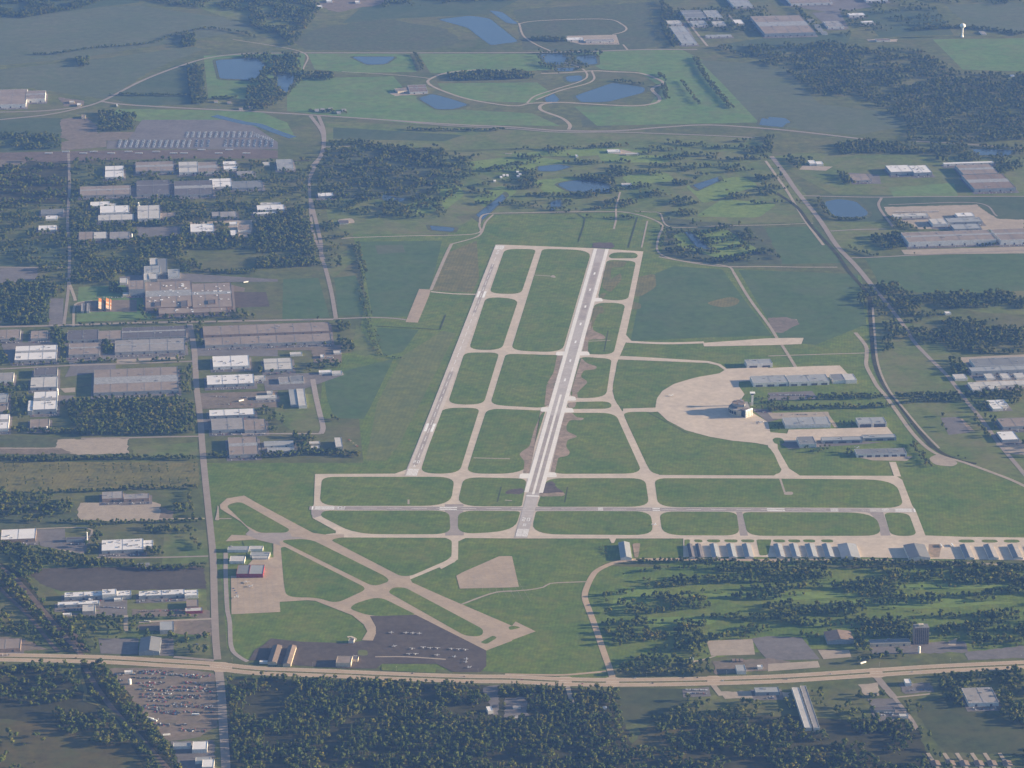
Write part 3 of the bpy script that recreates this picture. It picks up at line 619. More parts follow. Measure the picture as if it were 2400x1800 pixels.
I.append((T(2,2,300,815,1150,815,1188,1063,215,1063), (40,40,50,15))); I.append((T(2,2,1230,815,2212,818)+T(3,2,1100,828,1180,1073)+T(2,2,1262,1066), (35,10,75,50,50)))
I.append((T(1,2,585,1095,1670,1095,1682,1300,860,1300,552,1140), (50,40,45,60,30))); I.append((T(1,2,1745,1095)+T(2,2,75,1100,22,1270)+T(1,2,1745,1302), (45,15,60,50)))
I.append((T(2,2,208,1100,1198,1098,1222,1308,160,1300), (10,50,50,70))); I.append((T(2,2,1272,1103,1940,1106,1968,1312,1302,1308), (40,30,40,50)))
I.append((T(2,2,1990,1108)+T(3,2,930,1112,985,1314)+T(2,2,2038,1314), (20,160,45,40))); I.append((T(3,2,1002,1112,1215,1115,1290,1316,1062,1314), (20,140,45,50)))
I.append((T(0,2,1950,1050,2070,1015)+T(1,2,-60,1060,292,1258,265,1286,30,1288)+T(0,2,2130,1225), (30,30,10,15,15,15,10)))
I.append((T(1,2,205,1352,460,1336,1110,1659)+T(1,3,1160,45,1020,95), (20,50,10,45,30))); I.append((T(1,2,645,1350,720,1328,1640,1330,1692,1355,1690,1508,1340,1660,1250,1662), (30,40,40,20,30,30,30)))
I.append((T(1,2,215,1415,250,1408)+T(1,3,968,112,690,240,530,188,262,185,240,60), (10,10,25,45,40,30,10))); I.append((T(1,3,1138,140,1190,98,1290,102,1970,465,1950,525,1810,520), (20,25,40,30,35,25)))
I.append((T(1,3,808,285,850,242,1060,175,1385,337,985,350), (25,25,60,10,60))); I.append((T(1,3,1935,575,2050,515,2085,535,1990,592), 12)); I.append((T(1,3,2180,440)+T(2,3,20,430,80,448)+T(2,3,-20,470), 8))
I.append((T(1,2,-120,1350,130,1378,155,1500,-60,1510), 10)); I.append((T(3,2,35,480,70,462,120,470,148,505,120,522,60,518), 15)); 
for x in (1680,1830,1975): I.append((T(2,2,x,1345,x+120,1345,x+118,1372,x+10,1368), 10))
for x in (40,170,300,455): I.append((T(3,2,x,1345,x+105,1345,x+112,1372,x+10,1368), 10))
for x in (1640,1840,2030,2230): I.append((T(3,2,x,1360,x+20,1346,x+130,1346,x+150,1365,x+120,1372,x+30,1372), 12))
I.append((T(2,2,2110,1345,2212,1345)+T(3,2,30,1345,0,1480)+T(2,2,2140,1485), 8)); I.append((T(2,2,1490,1345,1540,1345,1530,1400,1490,1400), 8)); I.append((T(2,2,1570,1345,1640,1345,1650,1370,1580,1370), 8))
for pts, r in I: sheet('infield_grass', W(pts), M['lawn'], z=I_, r=r)
# bare soil alongside the main runway and disturbed ground
def soil(pts, m='dirt', jag=0): return sheet('bare_soil', W(pts), M[m], D_, r=18, jag=jag)
soil(T(2,2,95,775,150,775,245,235,290,235,250,260,190,400,150,545,90,580,60,610,110,670)); soil(T(2,1,300,1659,360,1560,390,1410,440,1400,380,1659))
soil(T(2,2,300,0,370,0,320,190,280,190)); soil(T(2,2,450,255,520,250,560,290,630,295,600,318,500,310,470,360,470,410,580,458,480,480,465,545,505,590,480,625,400,635,370,770,330,770))
soil(T(2,1,600,1430,640,1480,740,1510,720,1535,620,1540,590,1600,660,1640,560,1740,510,1730)); soil(T(2,1,640,1200,690,1100,700,1200,800,1240,810,1275,660,1275,655,1400,610,1400))
soil(T(2,2,510,125,530,50,580,10,640,-10,560,60,570,125)); soil(T(2,2,480,160,560,155,540,205,490,210)); soil(T(2,1,780,830,790,700,830,600,1000,600,960,650,860,650,850,760,940,700,950,760,850,870), 'olive')
soil(T(2,1,745,920,770,880,820,870,790,925), 'olive'); soil(T(2,1,700,1000,780,980,800,1040,740,1060,700,1150,680,1200), 'olive'); soil(T(2,2,290,850,360,840,380,900,450,930,460,960,230,960), 'scorch', 3); soil(T(2,2,230,950,460,935,455,970,240,975), 'dirt', 2)
soil(T(1,2,2160,930,2212,910)+T(2,2,100,900,100,955)+T(1,2,2150,950), 'scorch', 3); soil(T(2,1,700,440,870,435,880,490,690,485), 'scorch', 4)
soil(T(2,2,1040,1380,1110,1375,1090,1500,1060,1500)); soil(T(0,2,1880,1050,1890,1060,1895,1180,1855,1178,1870,1130), 'gravel'); soil(T(3,2,140,935,215,930,220,960,135,960), 'gravel'); soil(T(1,1,700,240,830,225,860,270,720,275), 'gravel')
soil(T(2,1,320,735,360,715,385,745), 'gravel')
for a in (T(2,1,180,718,330,728), T(1,2,1880,640,2195,648), T(3,2,105,820,145,940), T(2,1,635,1292,850,1283), T(1,2,1318,1000,1318,1040), T(1,2,2150,1005,2212,1010), T(0,2,1895,1165,2000,1165)):
    strip('access_path', W(a), 5, M['gravel'], D_, False)
for a in (T(2,2,480,890,455,1025), T(1,2,2118,890,2085,1020), T(2,1,830,1200,795,1380), T(2,1,1085,215,1005,480), T(2,1,560,185,630,230,620,290,575,430), T(1,1,1050,1160,1600,1190), T(1,1,1640,1060,1590,1190), T(2,2,1180,250,1520,430)):
    strip('drainage_ditch', W(a), 3.5, M['evening'], D_, False)
pave('old_ramp', T(1,2,1730,1659,1780,1630,2100,1490,2180,1487,2212,1490)+T(2,3,60,95)+T(1,3,2212,100,1760,110), 'apron2')
pave('old_ramp', T(1,1,1410,838,1510,845,1495,900,1398,1130,1292,1125), 'apron2'); 

# runway 20L (narrower, left)
cy = lambda c, r, *a: W(T(c, r, *a))
A0 = Vector(G(*T(1,2,1338,800)[0])); A1 = Vector(G(*T(1,1,2113,458)[0])); WL = 31
mainline('runway', A0, A1, WL, 'runway'); mainline('runway_wear', A0, A1, 12, 'rubber', K_, .04, .40); mainline('runway_wear', A0, A1, 10, 'rubber', K_, .66, .90)
def marks(a, b, items, base=K_+.006):
    """Painted rectangles, (along0, along1, across0, across1) in metres from a."""
    a, b = Vector(a), Vector(b); d = (b-a).normalized(); n = Vector((d.y, -d.x)); mb = MB(); z = zstep(base)
    for s0, s1, o0, o1 in items:
        q = [a+d*s0+n*o0, a+d*s0+n*o1, a+d*s1+n*o1, a+d*s1+n*o0]; mb.poly([(p.x, p.y, z) for p in q])
    return mb
DIG = {'0': [(0,0,1,.15),(0,.85,1,1),(0,0,.28,1),(.72,0,1,1)], '1': [(.36,0,.64,1)], '2': [(0,.85,1,1),(.72,.5,1,1),(0,.43,1,.57),(0,0,.28,.5),(0,0,1,.15)],
       '3': [(0,.85,1,1),(.72,0,1,1),(.2,.43,1,.57),(0,0,1,.15)], '5': [(0,.85,1,1),(0,.5,.28,1),(0,.43,1,.57),(.72,0,1,.5),(0,0,1,.15)], '8': [(0,0,1,.15),(0,.85,1,1),(0,0,.28,1),(.72,0,1,1),(0,.43,1,.57)],
       'L': [(0,0,.28,1),(0,0,1,.15)], 'R': [(0,0,.28,1),(0,.85,1,1),(.72,.5,1,1),(0,.43,1,.57),(.6,0,.88,.45)]}
def glyphs(txt, s0, h, gw, gap=3.0):
    tot = len(txt)*gw+(len(txt)-1)*gap; o = []
    for i, ch in enumerate(txt):
        x0 = -tot/2+i*(gw+gap)
        for ax, ay, bx, by in DIG[ch]: o.append((s0+ay*h, s0+by*h, x0+ax*gw, x0+bx*gw))
    return o
def keys(wd, s0, ln, n):
    st = (wd-2)/(2*n+1); return [(s0, s0+ln, sg*(1+i*st), sg*(1+i*st+st*.55)) if sg > 0 else (s0, s0+ln, -(1+i*st+st*.55), -(1+i*st)) for sg in (1,-1) for i in range(n)]
def centre(L, s0, s1): return [(s, s+36, -.6, .6) for s in range(int(s0), int(s1), 60)]
def mk(name, a, b, items): o = marks(a, b, items).build(name, M['paint']); tag(o, kind='structure'); return o
LA = (A1-A0).length; LAF = LA
mk('runway_threshold_stripes', A0, A1, keys(WL, 6, 46, 4)); mk('runway_number', A0, A1, glyphs('L', 66, 16, 6)+glyphs('20', 92, 20, 7)); mk('runway_centreline', A0, A1, centre(LA, 130, LA-130))
mk('runway_aiming_bars', A0, A1, [(320,380,5,12),(320,380,-12,-5)]); mk('runway_aiming_bars', A1, A0, [(470,530,5,12),(470,530,-12,-5)]); mk('runway_threshold_stripes', A1, A0, keys(WL, 8, 40, 4))
mk('runway_number', A1, A0, glyphs('2', 80, 18, 8)+glyphs('R', 56, 14, 6))
# main runway 20R with bleached shoulders
B0 = Vector(G(*T(2,2,78,1330)[0])); B1 = Vector(G(*T(2,1,772,492)[0])); LB = (B1-B0).length
Bs = Vector(G(*T(2,2,185,940)[0])); ts = (Bs-B0).length/LB
mainline('runway', B0, B1, 30, 'runmid'); mainline('runway_shoulder', B0, B1, 46, 'shoulder', .735, ts, 1); mainline('runway', B0, B1, 25, 'runmid', K_-.005, ts, 1)
mainline('runway_centre_panel', B0, B1, 6, 'shoulder', K_+.004, ts-.005, .43)
mk('runway_threshold_stripes', B0, B1, keys(32, 8, 46, 5)); mk('runway_number', B0, B1, glyphs('R', 72, 16, 7)+glyphs('20', 104, 22, 8)); mk('runway_threshold_bar', B0, B1, [((ts*LB)-26, (ts*LB)-20, -16, 16)])
mk('runway_shoulder_patch', B0, B1, [(k+(k*7)%40, k+22+(k*7)%40, -2.2, 2.6) for k in range(int(LB*.46), int(LB*.95), 165)]); 
mainline('runway_wear', B0, B1, 9, 'rubber', K_, ts, .36, -7.5); mainline('runway_wear', B0, B1, 9, 'rubber', K_, ts, .36, 7.5); mainline('runway_wear', B0, B1, 18, 'rubber', K_, .70, .94)
for c, r, x, y in ((2,1,620,1400),(2,2,500,130),(2,2,480,232),(2,2,330,790),(2,2,120,800),(2,2,300,225),(2,1,735,935),(2,1,430,1400)):
    gx, gy = G(*T(c, r, x, y)[0]); sheet('runway_shoulder', rounded([(gx-17,gy-14),(gx+17,gy-14),(gx+14,gy+20),(gx-14,gy+20)], 9), M['shoulder'], D_+.01)
# runway 28 / 10 across, asphalt
C0 = Vector(G(*T(1,2,482,1073)[0])); C1 = Vector(G(*T(3,2,1272,1094)[0])); LC = (C1-C0).length
mainline('runway', C0, C1, 25, 'asphalt', .725, -.004, 1.0); mainline('runway', C0, C1, 21, 'runmid', K_-.008, .0, .045); mainline('runway', C0, C1, 21, 'runmid', K_-.008, .925, 1)
mk('runway_threshold_stripes', C0, C1, [(0,3.5,-10,10)]+keys(24, 8, 46, 4)); mk('runway_number', C0, C1, glyphs('28', 62, 18, 8)); mk('runway_centreline', C0, C1, centre(LC, 120, LC-120))
mk('runway_threshold_stripes', C1, C0, [(0,3.5,-10,10)]+keys(24, 8, 40, 4)); mk('runway_number', C1, C0, glyphs('10', 62, 18, 8))
def bars(f, ln): return [(LC*f, LC*f+ln, 3.5, 8), (LC*f, LC*f+ln, -8, -3.5)]
mk('runway_aiming_bars', C0, C1, bars(.212, 42)); mk('runway_aiming_bars', C0, C1, bars(.755, 42)); mk('runway_touchdown_marks', C0, C1, bars(.475, 12)+bars(.565, 18)+bars(.86, 18)+[(0, LC, 11.2, 11.9), (0, LC, -11.9, -11.2)])
mainline('runway', B0, B1, 30, 'runmid', K_+.012, .0, ts-.01)
mk('runway_threshold_stripes', B0, B1, keys(32, 8, 46, 5)); mk('runway_number', B0, B1, glyphs('R', 72, 16, 7)+glyphs('20', 104, 22, 8)); mk('runway_threshold_bar', B0, B1, [((ts*LB)-26, (ts*LB)-20, -16, 16)])
# runway 15 / 33, diagonal
D0 = Vector(G(*T(0,2,2085,990)[0])); D1 = Vector(G(*T(2,3,-60,500)[0]))
def cl(pts, wd=.7): return strip('taxiway_centreline', smooth_line(W(pts)), wd, M['rubber'], D_+.02, False, mark=False)
for a in (T(1,2,520,790,1250,788,1710,790,2212,795), T(2,2,300,795,1180,797,2212,805)+T(3,2,1080,815), T(1,2,720,1312,1700,1314,2212,1320), T(2,2,160,1322,1270,1322,2212,1325)+T(3,2,1320,1330)): cl(a)
# concrete joints of the big ramps, as fine dark seams
def seams(c, r, quad, nu, nv):
    q = [Vector(p) for p in W(T(c, r, *quad))]; mb = MB(); z = zstep(D_+.03)
    def line(a, b):
        d = (b-a).normalized(); n = Vector((-d.y, d.x))*.16; mb.poly([((a-n).x,(a-n).y,z),((b-n).x,(b-n).y,z),((b+n).x,(b+n).y,z),((a+n).x,(a+n).y,z)])
    for i in range(1, nu): t = i/nu; line(q[0].lerp(q[1], t), q[3].lerp(q[2], t))
    for i in range(1, nv): t = i/nv; line(q[0].lerp(q[3], t), q[1].lerp(q[2], t))
    tag(mb.build('pavement_joints', M['asphalt']), kind='structure')
seams(1,2,(1800,1630,2180,1495,2440,1890,1760,1765),10,6); seams(1,1,(1410,838,1505,845,1395,1128,1295,1122),4,9); seams(0,3,(2005,30,2400,20,2420,310,2005,330),8,7)

# ================================================================ buildings
GRID = math.radians(6.6)            # the section roads run 6.6 degrees off the view axis
NB = [0]; FRONTS = []
def footprint(xl, yt, xr, yb, H, rot):
    """Roof rectangle seen between columns xl..xr (near edge) and rows yt..yb -> near-left corner, width, depth."""
    ax, ay = G(xl, yb, H); bx, by = G(xr, yb, H)
    fx, fy = G(xl, yt, H)
    wd = (bx-ax)/max(math.cos(rot), .5); dp = (fy-ay)/max(math.cos(rot), .5)
    return ax, ay, wd, max(dp, 5)
def building(label, c, r, xl, yt, xr, yb, H=8, roof='G', wall='w', kind='flat', units=0, rot=None, ucol='unit', cat='building', name='warehouse', doors=None, eave=None):
    rot = GRID if rot is None else math.radians(rot)
    k = 600/2212
    ax, ay, wd, dp = footprint(600*c+k*xl, 450*r+k*yt, 600*c+k*xr, 450*r+k*yb, H, rot)
    cr, sr = math.cos(rot), math.sin(rot)
    cx, cy = ax+cr*wd/2-sr*dp/2, ay+sr*wd/2+cr*dp/2
    rg = random.Random(int(abs(ax*7+ay)))
    o = empty(name, (cx, cy, 0), rot); tag(o, label, cat)
    hw_, hd = wd/2, dp/2
    q = [(cx+cr*x-sr*y, cy+sr*x+cr*y) for x, y in ((-hw_-6,-hd-6),(hw_+6,-hd-6),(hw_+6,hd+6),(-hw_-6,hd+6))]
    mark_poly(q); NB[0] += 1
    if name == 'warehouse' and wd > 40:
        g0 = (-hw_-7,-hd-22,hw_+7,hd+6); sheet('yard_pavement', [(cx+cr*x-sr*y, cy+sr*x+cr*y) for x, y in ((g0[0],g0[1]),(g0[2],g0[1]),(g0[2],g0[3]),(g0[0],g0[3]))], M['lot'], z=.268+NB[0]*.00018)
        FRONTS.append((cx, cy, cr, sr, hw_, hd))
    if kind == 'flat':
        t = .35; mb = MB()
        ring = lambda a, b, z: [(-a,-b,z),(a,-b,z),(a,b,z),(-a,b,z)]
        mb.prism(ring(hw_,hd,0), ring(hw_,hd,H), cap=False)
        mb.prism(ring(hw_-t,hd-t,H), ring(hw_-t,hd-t,H-.6), cap=False)
        b = len(mb.v); mb.v += ring(hw_,hd,H)+ring(hw_-t,hd-t,H)
        for i in range(4): j = (i+1) % 4; mb.f.append((b+i,b+j,b+4+j,b+4+i))
        mb.build('wall', WALL[wall], o)
        MB().poly(ring(hw_-t,hd-t,H-.58)).build('roof', ROOF[roof], o)
        if wd > 45 and dp > 25:
            ns = max(1, int(wd/55)); s = MB()
            for i in range(1, ns+1): x = -hw_+wd*i/(ns+1); s.box(x-.3, -hd+.5, H-.57, x+.3, hd-.5, H-.25)
            s.box(-hw_+.5, hd*rg.uniform(-.3,.3), H-.57, hw_-.5, hd*.3+.6, H-.27) if dp > 90 else None
            tag(s.build('roof_seam', M['unit'], o), kind='stuff')
        if units == 0 and wd > 35 and dp > 18: units = int(min(5, wd*dp/1500)) + 1
        for i in range(units):
            ux, uy = rg.uniform(-hw_*.88, hw_*.88), rg.uniform(-hd*.8, hd*.8); ul, uw, uh = rg.uniform(1.5,4), rg.uniform(1.2,3), rg.uniform(.9,1.8)
            MB().box(ux-ul, uy-uw, H-.6, ux+ul, uy+uw, H-.6+uh).build('roof_unit', M[ucol], o)
    else:
        e = eave if eave else H*.62; z1 = H; mb = MB()
        if kind == 'gable_ns':
            mb.prism([(-hw_,-hd,0),(hw_,-hd,0),(hw_,hd,0),(-hw_,hd,0)], [(-hw_,-hd,e),(hw_,-hd,e),(hw_,hd,e),(-hw_,hd,e)], cap=False)
            mb.poly([(-hw_,-hd,e),(hw_,-hd,e),(0,-hd,z1-.2)]); mb.poly([(hw_,hd,e),(-hw_,hd,e),(0,hd,z1-.2)])
            A = [(-hw_-.6,-hd-.6,e-.1),(0,-hd-.6,z1),(0,hd+.6,z1),(-hw_-.6,hd+.6,e-.1)]; B = [(0,-hd-.6,z1),(hw_+.6,-hd-.6,e-.1),(hw_+.6,hd+.6,e-.1),(0,hd+.6,z1)]
        else:
            mb.prism([(-hw_,-hd,0),(hw_,-hd,0),(hw_,hd,0),(-hw_,hd,0)], [(-hw_,-hd,e),(hw_,-hd,e),(hw_,hd,e),(-hw_,hd,e)], cap=False)
            mb.poly([(-hw_,hd,e),(-hw_,-hd,e),(-hw_,0,z1-.2)]); mb.poly([(hw_,-hd,e),(hw_,hd,e),(hw_,0,z1-.2)])
            A = [(-hw_-.6,-hd-.6,e-.1),(hw_+.6,-hd-.6,e-.1),(hw_+.6,0,z1),(-hw_-.6,0,z1)]; B = [(-hw_-.6,0,z1),(hw_+.6,0,z1),(hw_+.6,hd+.6,e-.1),(-hw_-.6,hd+.6,e-.1)]
        mb.build('wall', WALL[wall], o)
        for S in (A, B):
            rb = MB(); rb.prism([(x,y,z-.25) for x,y,z in S], S); rb.build('roof_slope', ROOF[roof], o)
        for i in range(units):
            v = MB(); uy = rg.uniform(-hd*.8, hd*.8); v.box(-.6, uy-.6, z1-.3, .6, uy+.6, z1+.9) if kind == 'gable_ns' else v.box(uy, -.6, z1-.3, uy+1.2, .6, z1+.9); v.build('roof_vent', M['unitw'], o)
    nd = doors if doors is not None else (int(wd/28) if wd > 50 else 0)
    for i in range(min(nd, 7)):
        x = -hw_+wd*(i+.5)/min(nd, 7); he = (H if kind == 'flat' else (eave or H*.62)); dw = min(wd*.12, 5) if doors is None else min(wd*.6/max(1, nd), 22)
        MB().box(x-dw/2, -hd-.12, 0.1, x+dw/2, -hd+.1, min(he*.62, 6)).build('loading_door' if doors is None else 'hangar_door', M['door'], o)
    return o
BD = building
# ---- far left, beyond the rail yard
BD('huge tan-roofed distribution warehouse cut off by the left edge beside the far road junction',0,0,-400,785,212,915,14,'T','w',units=3)
BD('tan-roofed wing with a sunlit end joined behind the huge warehouse at the far left',0,0,222,785,386,855,14,'T','w')
BD('white flat roof building first in the row below the rail yard',0,0,908,1435,1066,1530,8,'W','w',units=2)
BD('wide tan-roofed warehouse right of the white roof below the rail yard',0,0,1172,1400,1502,1482,9,'T','b',units=3)
BD('tan-roofed warehouse with a bright white front wall below the rail yard',0,0,1548,1400,1712,1488,9,'L','w',units=2); BD('tan-roofed half joined to the white-fronted warehouse below the rail yard',0,0,1716,1402,1880,1486,9,'T','w',units=2)
BD('small white roof with a grey stripe at the right end of the rail yard row',0,0,1928,1395,2042,1420,7,'W','w'); BD('lower white annex in front of the small striped roof near the rail yard',0,0,1935,1435,2048,1462,7,'W','w')
BD('white roof building beside a long blue-grey roof in the second row from the rail yard',0,0,1815,1545,2002,1615,8,'W','w',units=2)
BD('long blue-grey roof adjoining the white roof in the second row from the rail yard',0,0,2006,1567,2270,1625,8,'B','b',units=2)
BD('long tan roof at the left of the third row of factories',0,0,690,1612,1122,1690,9,'T','g',units=3)
BD('dark flat-roofed factory in the middle of the block left of the road',0,0,1182,1560,1465,1680,9,'D','g',units=4); BD('dark-roofed factory right of its twin in the middle of the block',0,0,1510,1565,1840,1685,9,'D','g',units=4)
BD('grey-blue roofed hall beside the curving road near the rail yard end',1,0,185,1378,325,1452,9,'P','w')
BD('low grey storage hall among trees between the far factories',0,0,2050,1480,2190,1505,6,'G','w'); BD('small pale shed left of the curving road',1,0,60,1400,120,1425,5,'L','w')
for i, (x, y, l) in enumerate(((1850,862,'farmhouse with a white wall under trees at the far farmstead'),(1965,872,'white barn glinting in the middle of the far farmstead'),(2065,925,'small white shed on the near side of the far farmstead'),(2150,912,'white outbuilding at the right end of the far farmstead'))):
    BD(l,0,0,x,y,x+32,y+14,6,'T','w','gable_ew',cat='house',name='farm_building')
for i, (x, y, l) in enumerate(((510,935,'pale shed at the left of the roadside hamlet by the far junction'),(560,930,'low barn in the roadside hamlet by the far junction'),(630,925,'white house with a tall wall in the roadside hamlet'),(700,955,'pair-roofed white house near the road in the hamlet'),(745,935,'last white house at the right end of the hamlet'))):
    BD(l,1,0,x,y,x+34,y+18,6,'G','w','gable_ew',cat='house',name='house')
BD('small cream shop building at the far-left junction',0,0,600,870,640,885,5,'L','c',cat='house',name='shop_building'); BD('bright cream roadside building just right of the far-left junction',0,0,665,890,700,908,6,'W','c',cat='house',name='shop_building')
BD('little orange-lit house below the far-left junction',0,0,705,990,735,1012,7,'T','c',cat='house',name='house')
BD('single white kiosk on the far road bend',0,0,1006,898,1018,912,5,'W','w',cat='house',name='kiosk')
BD('long white-walled school building by the ring road loop',1,0,1225,765,1345,790,7,'T','c',name='school_building',rot=18); BD('brown-roofed school block by the ring road loop',1,0,1330,735,1485,795,8,'N','w',name='school_building')
BD('row of low white sheds at the far construction site top',1,0,610,-5,660,12,6,'W','w'); BD('white shed at the left corner of the far construction site',1,0,530,45,575,60,6,'W','w'); BD('small white shed right on the far construction site',1,0,860,5,900,20,6,'W','w')
BD('white single-storey office with a car park by the far oval track',2,0,480,325,620,345,6,'W','w',name='office_building'); BD('long grey office wing at the far oval track',2,0,640,340,885,358,6,'G','w',name='office_building')
BD('white clubhouse with a long roof among the fairways',2,0,830,1292,940,1312,6,'W','w',name='clubhouse'); BD('cream cart shed right of the clubhouse on the fairways',2,0,985,1322,1095,1332,5,'L','c',name='cart_shed')
BD('small white pump house on the golf course pond bank',2,0,553,1335,572,1350,5,'W','w',name='pump_house')
BD('pale approach equipment hut at the end of the thin path beyond the runway',2,0,950,1582,1035,1596,5,'L','w',name='equipment_hut')
for i, (x, y, l) in enumerate(((2055,1548,'white villa left of the cluster by the golf pond'),(2110,1515,'white house in the golf course cluster'),(2135,1500,'white house topmost in the golf course cluster'),(2165,1500,'right-hand white house of the cluster by the golf pond'))):
    BD(l,1,0,x,y,x+18,y+12,6,'W','w','gable_ew',cat='house',name='house')
for i, (x, y, l) in enumerate(((40,1470,'white house above its neighbours beside the fairway left of the pond'),(62,1490,'white house in the middle beside the fairway left of the pond'),(45,1508,'white house lowest beside the fairway left of the pond'))):
    BD(l,2,0,x,y,x+20,y+12,6,'W','w','gable_ew',cat='house',name='house')
# ---- far right industrial park
BD('pale blue roof parallelogram at the far industrial park left edge',2,0,1465,228,1600,372,9,'P','w'); BD('blue-grey roofed plant in the second far row of the industrial park',2,0,1500,90,1680,152,9,'B','w',units=2)
BD('pale roof right of the second far row in the industrial park',2,0,1700,90,1820,150,9,'P','w'); BD('small blue-grey roof in the third far row of the industrial park',2,0,1565,180,1690,215,8,'P','w'); BD('narrow pale roof next along the third far row of the industrial park',2,0,1745,185,1850,212,8,'L','w')
BD('tan roofed shed at the road head of the far industrial park',2,0,1350,178,1470,205,8,'L','w'); BD('long thin pale roof in front of the far industrial park',2,0,1680,302,1900,312,6,'P','w')
BD('white cornered factory with its small cream annex in the far park',2,0,1935,170,2010,205,9,'W','c'); BD('huge tan roof warehouse filling the far industrial park',2,0,2185,140,2630,290,14,'T','b',units=8)
BD('large pale blue roof hall at the top edge of the far park',2,0,1915,-30,2080,50,10,'P','w'); BD('tan hall at the top right of the far industrial park',3,0,200,-40,560,30,10,'T','w')
BD('white long roof at the very top of the far industrial park',3,0,850,-20,1040,4,9,'W','w'); BD('bright white roofed plant, upper of two right of the huge tan roof',3,0,705,113,845,132,9,'W','w'); BD('grey-fronted plant, lower of two right of the huge tan roof',3,0,812,181,915,192,9,'W','w'); BD('grey roofed hall behind trees right of the huge tan roof',3,0,520,185,660,232,9,'G','w')
for i,(x,y,l) in enumerate(((360,160,'top blue-roofed house in the strip beside the huge tan roof'),(410,205,'second blue-roofed house in the strip beside the huge tan roof'),(430,235,'third blue-roofed house in the strip beside the huge tan roof'),(470,265,'lowest blue-roofed house in the strip beside the huge tan roof'))):
    BD(l,3,0,x,y,x+48,y+22,7,'B','w','gable_ew',cat='house',name='house')
BD('brown-roofed farm hall beyond the dark far wood',3,0,940,335,1060,350,6,'N','w',name='farm_building'); BD('small white house at the right edge beyond the far wood',3,0,2100,640,2130,652,6,'W','w','gable_ew',cat='house',name='house'); BD('grey farm roof behind the water tower field',3,0,1850,265,1890,290,6,'G','w','gable_ew',cat='house',name='farm_building')
BD('white house with a stepped roof near the right-hand road',3,0,362,1385,420,1412,8,'W','w',cat='house',name='house'); BD('white wing right of the stepped-roof house near the right-hand road',3,0,422,1395,482,1416,7,'W','w',cat='house',name='house')
BD('large white-roofed plant with blue shaded front right of the diagonal road',3,0,1062,1430,1260,1486,13,'W','b',units=3); BD('white-roofed right half of the plant with rows of dark roof units',3,0,1264,1430,1422,1492,12,'W','b',units=8)
BD('front tan roof of the big warehouse near the right edge',3,0,1785,1510,2150,1632,12,'N','b',units=3); BD('paler rear roof section of the big warehouse near the right edge',3,0,1690,1425,2000,1505,12,'T','b',units=3); BD('thin white roof strip behind the big right-hand warehouse',3,0,1520,1405,1960,1416,8,'W','w')
BD('tan low factory behind its dark car park at the right',3,0,740,1505,900,1560,7,'T','g',units=3)
BD('white gleaming roof over the middle of the right-hand depot',3,1,1425,232,1560,276,10,'L','w',units=2); BD('long white roof at the back of the right-hand depot',3,1,1640,180,1790,210,9,'W','w'); BD('pale blue roof next to the gleaming roof of the depot',3,1,1562,225,1860,262,9,'P','b',units=3); BD('pale front hall of the right-hand depot',3,1,1610,280,1850,320,9,'P','b'); BD('narrow white dock at the left end of the depot',3,1,1090,190,1390,212,7,'L','w')
BD('long tan-roofed warehouse with a bright white front wall at the right',3,1,1215,350,1985,432,16,'T','w',units=6,rot=6.6); BD('second long tan-roofed warehouse continuing to the right edge',3,1,2010,322,2500,415,16,'T','w',units=3)
BD('small white shed in the wood left of the right-hand clearing',3,1,1535,1032,1585,1048,6,'W','w',cat='house',name='house')
BD('wide blue-grey roofed works at the right edge below the wood',3,1,1790,1440,2300,1505,12,'B','w',units=4); BD('pale front hall of the works at the right edge below the wood',3,1,1760,1515,2300,1550,12,'P','b',units=2)
for i, (x, y, wd_, l) in enumerate(((1620,1575,110,'first white flat of the small row at the right edge'),(1890,1570,80,'second white flat of the small row at the right edge'),(2030,1568,75,'third white flat of the small row at the right edge'),(2150,1565,90,'fourth white flat of the small row at the right edge'))):
    BD(l,3,1,x,y,x+wd_,y+38,7,'L','w',cat='building',name='flat_roofed_building')
BD('long low hall in front of the small white row at the right edge',3,1,1750,1645,2300,1680,8,'L','w',units=2)
BD('white roofed square building with scattered dark units by the right-hand road',3,2,1925,140,2080,190,8,'W','w',units=8); BD('small white wing at the front of the square white building',3,2,1945,192,2035,214,7,'W','w')
BD('tan-roofed hall with pale front beside the right edge',3,2,2030,298,2400,370,9,'T','b',units=2); BD('white slanted-roof shop between trees and the right-hand road',3,2,2025,412,2175,482,8,'W','b',units=2)
BD('pale roofed shed left of the road at the right edge',3,2,1770,15,1850,50,7,'L','w'); BD('pale roofed shed right of the first near the right edge',3,2,1920,10,1990,40,7,'L','w')
